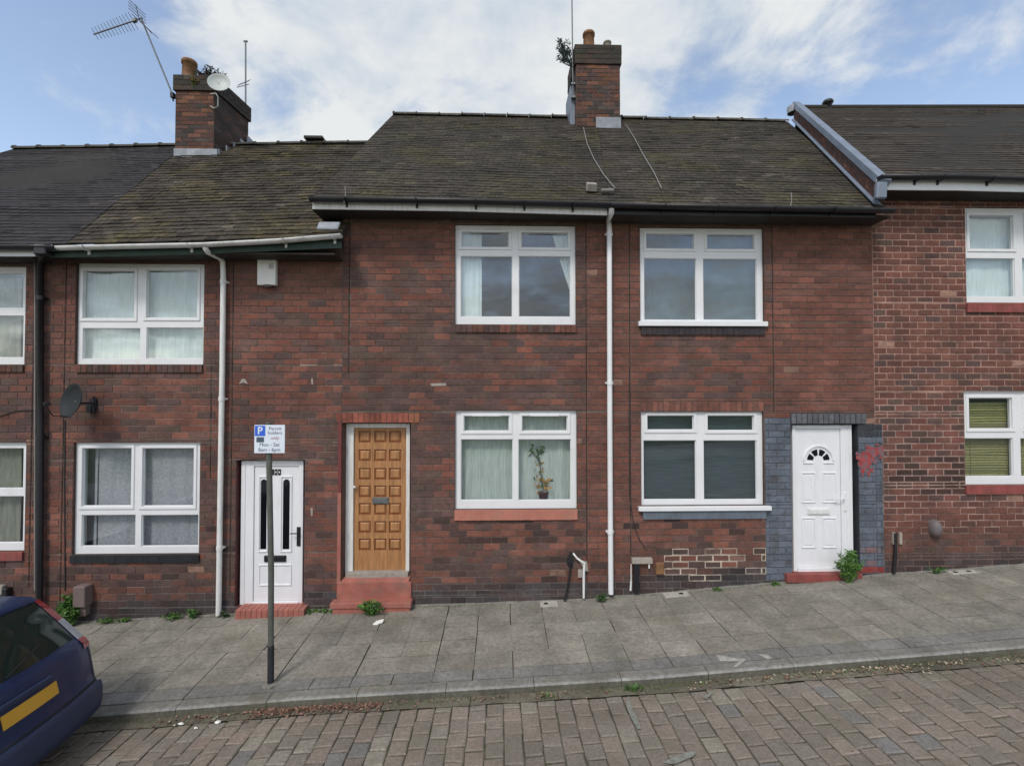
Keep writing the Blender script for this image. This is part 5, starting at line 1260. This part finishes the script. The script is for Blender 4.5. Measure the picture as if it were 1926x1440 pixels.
b = MB(); b.box(p0.x-.04, p0.x+.06, 9.77, 9.83, p0.z+.0, p0.z+.05); b.box(p0.x-.04, p0.x+.06, 9.77, 9.83, p0.z+.28, p0.z+.32); b.build('bracket', M['steel'], root)
b = MB(); b.tube([p1+Vector((-.35, 0, -.1)), p1+Vector((.35, 0, .1))], .01, 6)
for k in range(7): c_ = p1+Vector((-.3+.1*k, 0, -.09+.03*k)); b.tube([c_-Vector((0, 0, .12)), c_+Vector((0, 0, .12))], .005, 5)
b.build('boom', M['steel'], root)
cW = W(413, 158, 9.5); root = empty('satellite_dish', W(403, 190, 9.68), 'small pale satellite dish on the right corner of the left chimney', 'satellite dish')
b = MB(); ax = Vector((.25, -1, .25)).normalized(); b.lathe(cW, [(0, 0), (.1, .008), (.17, .025), (.2, .045), (.205, .045), (.17, .015), (.1, -.004), (0, -.012)], 24, ax=ax); b.build('dish', M['dish_pale'], root)
b = MB(); b.tube([W(396, 177, 9.65), W(406, 176, 9.6), W(410, 182, 9.6), W(410, 200, 9.6), W(403, 204, 9.65), W(396, 200, 9.68)], .012, 6); b.build('bracket', M['dish_pale'], root)
b = MB(); b.tube([cW, W(404, 175, 9.66), W(402, 190, 9.68)], .014, 6); b.build('arm', M['black'], root)
clump('chimney_weed', (W(398, 140, 9.95).x, 9.95, zL-.01), .36, .30, 700, [M['leaf_dry'], M['leaf_dry'], M['leaf_dk']], 'dry brown shrub growing out of the left chimney top', 'plant', 41, 26, .014, .07, dyk=.8)
clump('chimney_weed', (W(448, 160, 10.9).x, 10.7, zL-.01), .16, .2, 120, [M['leaf_dry'], M['leaf_dk']], 'small wispy weed at the back edge of the left chimney top', 'plant', 44, 14, .01, .05)
# side-growing plant on right chimney
r = random.Random(12); b = MB(); sb_ = W(1078, 128, 9.8)
for k in range(28):
    tip = W(r.uniform(1045, 1074), r.uniform(74, 112), 9.8+r.uniform(-.15, .15)); mid = sb_.lerp(tip, .55)+Vector((-.02, 0, -.02)); b.tube([sb_, mid, tip], [.007, .005, .002], 4)
    for j in range(13): p = mid.lerp(tip, r.random()); leaf(b, p, (r.uniform(-1, 1), r.uniform(-1, 1), r.uniform(-.3, 1)), .07, .014, r=r)
tag(b.build('chimney_weed', M['leaf_blue'], origin=sb_), 'grey green bush sprouting sideways from the central chimney', 'plant')
# moss cushions
clump('chimney_moss', (W(365, 172, 9.68).x, 9.68, zL-.25), .26, .10, 260, [M['leaf_dk'], M['leaf_yellow'], M['leaf_dk']], 'green moss hanging on the front of the left chimney under the pot', 'moss', 43, 16, .012, .03, dyk=.2)

# ================================================================== weeds by the walls
def gw(px, dy=.05): p = W(px, 1120, WY-dy); return Vector((p.x, WY-dy, zpave(p.x, WY-dy)))
LG = [M['leaf'], M['leaf'], M['leaf_dk']]
clump('wall_weed', gw(133, .10), .52, .19, 1300, LG, 'bushy bright green weed by the wall between the black downpipe and the brown box', 'weed', 51, 22, .016, .05)
clump('wall_weed', gw(1597, .16), .60, .20, 1000, [M['leaf'], M['leaf'], M['leaf'], M['leaf_dk']], 'tall feathery green weed growing at the red step of the fanlight door', 'weed', 52, 26, .008, .07)
clump('wall_weed', gw(700, .22), .24, .22, 360, LG, 'low spreading green weed in front of the salmon step', 'weed', 53, 18, .012, .055, dyk=.4)
clump('wall_weed', gw(1130, .1), .16, .12, 90, [M['leaf_dk']], 'small dark weed at the foot of the tall white downpipe', 'weed', 54, 10, .012, .05)
clump('wall_weed', gw(425, .08), .13, .10, 60, [M['leaf_dk'], M['blackpaint']], 'dark scraggy weed between the swan-neck downpipe and the white slotted door', 'weed', 55, 8, .012, .05)
for i, (px_, h_, w_, n_, lb) in enumerate(((208, .10, .16, 60, 'small green weed under the black sill, nearest the brown box'), (232, .09, .13, 50, 'small green weed under the black sill, second from the brown box'), (325, .12, .18, 80, 'small green weed under the right end of the black sill'), (362, .17, .12, 70, 'upright small weed beside the foot of the swan-neck downpipe'),
                                  (588, .06, .2, 50, 'flat pale weed between the two lower left doors, left one'), (618, .05, .16, 40, 'flat pale weed between the two lower left doors, beside the salmon step'), (1455, .06, .12, 40, 'little yellow green weed at the foot of the grey painted brickwork'), (1762, .14, .14, 70, 'yellow green weed below the grey vent cowl'), (1350, .04, .12, 30, 'tiny weed at the wall foot under the grey sill'))):
    clump('wall_weed', gw(px_, .06), h_, w_, n_*2, [M['leaf'], M['leaf_dk']], lb, 'weed', 60+i, 8, .010, .035)
p = gpave(1192, 1298); grass_tuft(p, .07, .20, 130, 'bright green grass tuft at the kerb left of the curved road line', 71)
p = gpave(1025, 1312); grass_tuft(p, .06, .20, 70, 'pale grass tuft with dry leaves at the kerb in the middle', 72, [M['leaf_dry'], M['leaf']])
p = gpave(508, 1293); grass_tuft(p, .04, .12, 50, 'small grass tuft at the foot of the sign post', 73)
# gutter grass and moss: uncountable
r = random.Random(77); b = MB()
for k in range(5200):
    x = r.uniform(-5.5, 7.0); dens = .35+.9*vn(x*.9, 4, 1)+(.45 if x > 1.2 else 0)
    if r.random() > dens: continue
    y = KY-.01-abs(r.gauss(0, .055)); z = zroad(x, y); h_ = r.uniform(.008, .030); a_ = r.uniform(0, 6.28); s = Vector((math.cos(a_), math.sin(a_), 0))*.004; p = Vector((x, y, z))
    b.face([p-s, p+s, p+Vector((r.uniform(-.01, .01), r.uniform(-.01, .01), h_))], m=0 if r.random() < .4 else 1)
tag(b.build('gutter_grass', [M['leaf'], mat('moss_brown', (.07, .075, .028), .9, .4, 20, bump=0)], origin=(0, 0, 0)), 'short grass and moss growing along the foot of the kerb', 'grass', kind='stuff')
b = MB()
for k in range(3000):
    x = r.uniform(-7, 7); z_ = vn(x*.8, 9, 2); y = WY-.02-abs(r.gauss(0, .04))
    if r.random() > .28+.8*z_: continue
    p = Vector((x, y, zpave(x, y)+.004)); a_ = r.uniform(0, 6.28); s = Vector((math.cos(a_), math.sin(a_), 0))*.004; b.face([p-s, p+s, p+Vector((r.uniform(-.012, .012), r.uniform(-.02, .0), r.uniform(.008, .035)))], m=0 if r.random() < .5 else 1)
tag(b.build('wall_foot_grass', [M['leaf'], bpy.data.materials['moss_brown']], origin=(0, 0, 0)), 'thin grass and moss along the foot of the house walls', 'grass', kind='stuff')
# dead leaves
b = MB()
def deadleaf(p, sz, col):
    a_ = r.uniform(0, 6.28); d = Vector((math.cos(a_), math.sin(a_), r.uniform(-.15, .3)))*sz; s = Vector((-math.sin(a_), math.cos(a_), r.uniform(-.3, .3)))*sz*.45; up_ = Vector((0, 0, sz*.22))
    b.face([p, p+d*.5+s+up_, p+d, p+d*.5-s], col)
LC = [(.20, .10, .07), (.15, .08, .06), (.26, .15, .10), (.12, .07, .05), (.30, .20, .15)]
for (cx0, cx1, n_, pal, sd, sz) in ((480, 720, 620, LC, .055, .028), (300, 480, 70, LC+[(.4, .35, .28)], .07, .03), (720, 1150, 110, LC, .06, .026), (1280, 1926, 260, LC+[(.42, .34, .24), (.5, .43, .33), (.45, .4, .3)], .055, .026), (1500, 1800, 120, [(.42, .34, .24), (.5, .43, .33), (.3, .2, .12)], .06, .026)):
    for k in range(n_):
        px_ = r.uniform(cx0, cx1); g0 = W(px_, 1300, KY); y = KY-.03-abs(r.gauss(0, sd)); p = Vector((g0.x, y, zroad(g0.x, y)+.012+r.uniform(0, .01))); deadleaf(p, sz*r.uniform(.5, 1.2), scl(pick(r, pal), r.uniform(.7, 1.2)))
for k in range(160):
    px_ = r.uniform(150, 1900); g0 = gpave(px_, r.uniform(1180, 1420)); deadleaf(g0+Vector((0, 0, .006)), .014*r.uniform(.5, 1.2), scl(pick(r, LC), r.uniform(.7, 1.3)))
tag(b.build('leaf_litter', M['litter'], origin=(0, 0, 0)), 'dead brown and pale leaves lying in the gutter and road', 'leaves', kind='stuff')
for (px_, py_, lb) in ((340, 1362, 'white paper scrap in the gutter nearest the car'), (410, 1358, 'white torn wrapper in the gutter right of the first scrap'), (368, 1370, 'tiny white scrap on the road below the gutter near the car')):
    p = gpave(px_, py_); b = MB(); s_ = .035 if px_ != 368 else .018; rq = random.Random(px_)
    rim_ = [p+Vector((s_*rq.uniform(.6, 1.2)*math.cos(6.283*k/9), .6*s_*rq.uniform(.5, 1.2)*math.sin(6.283*k/9), rq.uniform(.002, .014))) for k in range(9)]
    for k in range(9): b.face([p+Vector((0, 0, .024)), rim_[k], rim_[(k+1) % 9]])
    tag(b.build('paper_scrap', M['paper'], origin=p), lb, 'litter', 'paper scraps in the gutter by the car')

# ================================================================== the blue car
M['paint'] = mat('car_paint_blue', (.009, .024, .078), .36, .05, 2, metal=.1, bump=0, coat=.25)
M['bumper'] = mat('car_bumper', (.02, .032, .075), .5, .08, 5, bump=.05)
M['carglass'] = mat('car_glass', (.012, .024, .020), .06, .1, 2, bump=0)
M['rubber'] = mat('rubber', (.014, .014, .014), .85)
M['rim'] = mat('alloy', (.35, .36, .38), .35, .05, 5, metal=.8, bump=0)
M['lamp_red'] = mat('lamp_red', (.24, .012, .016), .15, .1, 20, bump=0, coat=.5)
M['lamp_clear'] = mat('lamp_clear', (.30, .31, .34), .15, .1, 20, bump=0, coat=.5)
M['plate'] = mat('number_plate_yellow', (.60, .33, .035), .45, .04, 3, bump=0)
prof = [(.22, .20, 'b'), (.10, .24, 'b'), (.05, .34, 'b'), (.05, .47, 'b'), (.06, .515, 'b'), (.10, .54, 'p'), (.125, .66, 'p'), (.15, .80, 'p'), (.185, .93, 'p'), (.22, .975, 'p'), (.335, 1.20, 'p'), (.455, 1.405, 'p'), (.53, 1.455, 'p'), (.8, 1.48, 'p'),
        (1.4, 1.49, 'p'), (1.95, 1.475, 'p'), (2.35, 1.40, 'p'), (2.75, 1.20, 'p'), (3.15, .985, 'p'), (3.5, .90, 'p'), (3.9, .80, 'p'), (4.06, .68, 'p'), (4.1, .5, 'b'), (4.1, .35, 'b'), (4.02, .22, 'b'), (3.9, .19, 'b')]
carx = W(184, 1330, 4.79).x; carY = (KY-.06)-.855
cz0 = zroad(carx-.75, carY); slope = (zroad(carx-.5, carY)-zroad(carx-3.5, carY))/3.0
car = bpy.data.objects.new('parked_car', None); C.objects.link(car); tag(car, 'dark blue hatchback parked at the kerb, seen from behind at the left edge', 'car')
CP = []
def sidew(x, z):
    wv = .835
    if z > .90: wv = .835-(z-.90)*.43
    if z < .45: wv = .835-(.45-z)*.12
    e = min(x, 4.1-x); wv -= .075*max(0, 1-e/.5)**2.2
    return wv
def shellpt(x, z, t):
    wv = sidew(max(x, .0), z); k = 0
    if x < 1.0: k = -.085*(1-min(1, x/1.0))**.8
    if x > 3.2: k = .16*min(1, (x-3.2)/.9)
    crown = .035*(1-t*t) if (z > 1.3 or (x > 3.1 and z > .7)) else 0
    return Vector((x+k*(1-abs(t)**2.3), t*wv, z+crown))
def dens(pr):
    o_ = []
    for i in range(len(pr)-1):
        p0 = pr[max(0, i-1)]; p1 = pr[i]; p2 = pr[i+1]; p3 = pr[min(len(pr)-1, i+2)]
        for k in range(3):
            t = k/3
            def cr_(a, b_, c, d): return .5*((2*b_)+(-a+c)*t+(2*a-5*b_+4*c-d)*t*t+(-a+3*b_-3*c+d)*t**3)
            o_.append((cr_(p0[0], p1[0], p2[0], p3[0]), cr_(p0[1], p1[1], p2[1], p3[1]), p1[2]))
    o_.append(pr[-1]); return o_
dp = dens(prof); ts = [math.sin(R(q)) for q in range(-90, 91, 10)]
core = lambda x: Vector((max(.45, min(3.75, x)), 0, .62))
def sidept(u_, s_, sg):
    x, z, _ = u_; cx_ = max(.5, min(3.7, x)); cz_ = .42 if z < .6 else min(.86, .42+(z-.6)*.6)
    X_ = x+(cx_-x)*s_; Z_ = z+(cz_-z)*s_; return Vector((X_, sg*sidew(X_, Z_), Z_))
b = MB()
b.grid([[shellpt(x, z, t) for t in ts] for x, z, _ in dp], m=0)
for i, u_ in enumerate(dp[:-1]): pass
for sg in (-1, 1): b.grid([[sidept(u_, s_, sg) for s_ in [0, .04, .1, .2, .35, .5, .7, .85, 1]] for u_ in dp], m=0)
# fill under body and core plates
for sg in (-1, 1):
    ring_ = [sidept(u_, 1, sg) for u_ in dp]; b.face(ring_)
b.face([shellpt(dp[0][0], dp[0][1], 1), shellpt(dp[0][0], dp[0][1], -1), shellpt(dp[-1][0], dp[-1][1], -1), shellpt(dp[-1][0], dp[-1][1], 1)])
for i in range(len(b.f)): pass
body = b.build('body', M['paint'], car, weld=True)
def skin(us, t0, t1, off, name, m, nt_=13, parent=body, thick=0):
    b = MB(); P_ = []
    for (x, z) in us:
        row = []
        for k in range(nt_):
            t = t0+(t1-t0)*k/(nt_-1); e_ = .01
            p = shellpt(x, z, t); row.append(p)
        P_.append(row)
    # outward offset by local normals
    n_ = len(P_); Q = []
    for i in range(n_):
        row = []
        for k in range(nt_):
            du = P_[min(n_-1, i+1)][k]-P_[max(0, i-1)][k]; dv = P_[i][min(nt_-1, k+1)]-P_[i][max(0, k-1)]
            nr = du.cross(dv).normalized()
            if nr.dot(P_[i][k]-Vector((2.0, 0, .7))) < 0: nr = -nr
            row.append(P_[i][k]+nr*off)
        Q.append(row)
    b.grid(Q); return b.build(name, m, parent)
def seg(za, zb, n_=10):
    src = [(x, z) for x, z, _ in dp if x < 1.5]; o_ = []
    for k in range(n_+1):
        z = za+(zb-za)*k/n_
        for (xa, z0), (xb, z1) in zip(src, src[1:]):
            if z0 <= z <= z1 or z1 <= z <= z0: o_.append((xa+(xb-xa)*((z-z0)/(z1-z0) if z1 != z0 else 0), z)); break
    return o_
skin(seg(.985, 1.40), -.89, .89, .004, 'rear_window', M['carglass'])
skin(seg(.53, .985), -.965, .965, .002, 'tailgate', M['paint'])
bum = MB()
skin(seg(.26, .52), -1.0, 1.0, .022, 'bumper', M['bumper'])
for t_a in (-.97, .955): skin(seg(.53, .985), t_a, t_a+.015, .0035, 'shut_line', M['rubber'], 3)
skin(seg(.525, .54, 2), -.97, .97, .006, 'shut_line', M['rubber'])
skin(seg(1.405, 1.45, 4), -.93, .93, .012, 'spoiler', M['paint'])
for sg in (-1, 1):
    a_, c_ = (.90, 1.0) if sg > 0 else (-1.0, -.90)
    skin(seg(1.18, 1.41, 6), a_, c_, .010, 'tail_light', M['lamp_red'], 5)
    skin(seg(.96, 1.18, 6), a_, c_, .010, 'reversing_light', M['lamp_clear'], 5)
    skin(seg(.86, .96, 5), a_, c_, .009, 'brake_light', M['lamp_red'], 5)
    # side glass
    b = MB(); P_ = []
    for x in [.62+k*.1 for k in range(23)]:
        ztop_ = min(1.40, 1.02+(x-.42)*1.35, 1.02+(3.0-x)*.62); zb_ = .97; P_.append([Vector((x, sg*(sidew(x, z)+.004), z)) for z in [zb_+(max(ztop_, zb_+.02)-zb_)*q/4 for q in range(5)]])
    b.grid(P_); b.build('side_window', M['carglass'], body)
    for wx in (.78, 3.3):
        # wheel arch disc, tyre and rim
        ob_ = MB(); ob_.lathe((wx, sg*.60, .315), [(0, .0), (.36, .0), (.36, .242), (.352, .244), (0, .244)], 28, ax=(0, sg, 0)); ob_.build('wheel_arch', M['rubber'], body)
        b = MB(); b.lathe((wx, sg*.64, .305), [(.2, 0), (.27, 0), (.30, .02), (.305, .06), (.305, .16), (.295, .20), (.27, .215), (.2, .215)], 28, ax=(0, sg, 0)); wh = b.build('wheel', M['rubber'], car)
        b = MB(); b.lathe((wx, sg*.64, .305), [(0, .205), (.06, .212), (.07, .19), (.19, .2), (.205, .217), (.205, 0)], 24, ax=(0, sg, 0)); b.build('rim', M['rim'], wh)
pm = shellpt(*seg(.72, .73, 1)[0], 0)
def tgx(z): return shellpt(*seg(z, z+.005, 1)[0], 0).x
b = MB(); z0_, z1_ = .665, .775; x0_, x1_ = tgx(z0_)-.012, tgx(z1_)-.012; n_ = 12
P_ = []
for k in range(n_+1):
    yy = -.34+.49*k/n_; curve = .085*(abs(yy)/.82)**2.3; P_.append([(x0_+curve, yy, z0_), (x1_+curve, yy, z1_)])
b.grid(P_, sm=False); b.build('number_plate', M['plate'], car, solid=.008)
b = MB(); b.obox((tgx(.83)-.015, 0, .83), (.012, 0, 0), (0, .3, 0), (0, 0, .02)); b.build('tailgate_handle', M['bumper'], car, bevel=.006)
b = MB(); q0 = shellpt(*seg(1.0, 1.01, 1)[0], .02); q1 = shellpt(*seg(1.1, 1.11, 1)[0], -.45); b.tube([q0+Vector((-.02, 0, .01)), q1+Vector((-.025, 0, .0))], .008, 6); b.build('wiper', M['black'], car)
b = MB(); b.tube([(1.0, 0, 1.49), (.82, 0, 1.68)], .004, 5); b.build('aerial', M['black'], car)
for sg in (-1, 1):
    b = MB(); b.obox((2.75, sg*.93, .98), (.06, 0, 0), (0, .09, 0), (0, 0, .07)); b.build('wing_mirror', M['paint'], car, bevel=.03, seg=2)
    b = MB(); b.obox((4.02, sg*.6, .66), (.08, sg*.02, 0), (0, .14, 0), (0, 0, .08)); b.build('headlight', M['lamp_clear'], car, bevel=.02)
car.location = (carx, carY, cz0+.0); car.rotation_euler = (0, math.atan(slope), math.pi)
car.rotation_mode = 'XYZ'
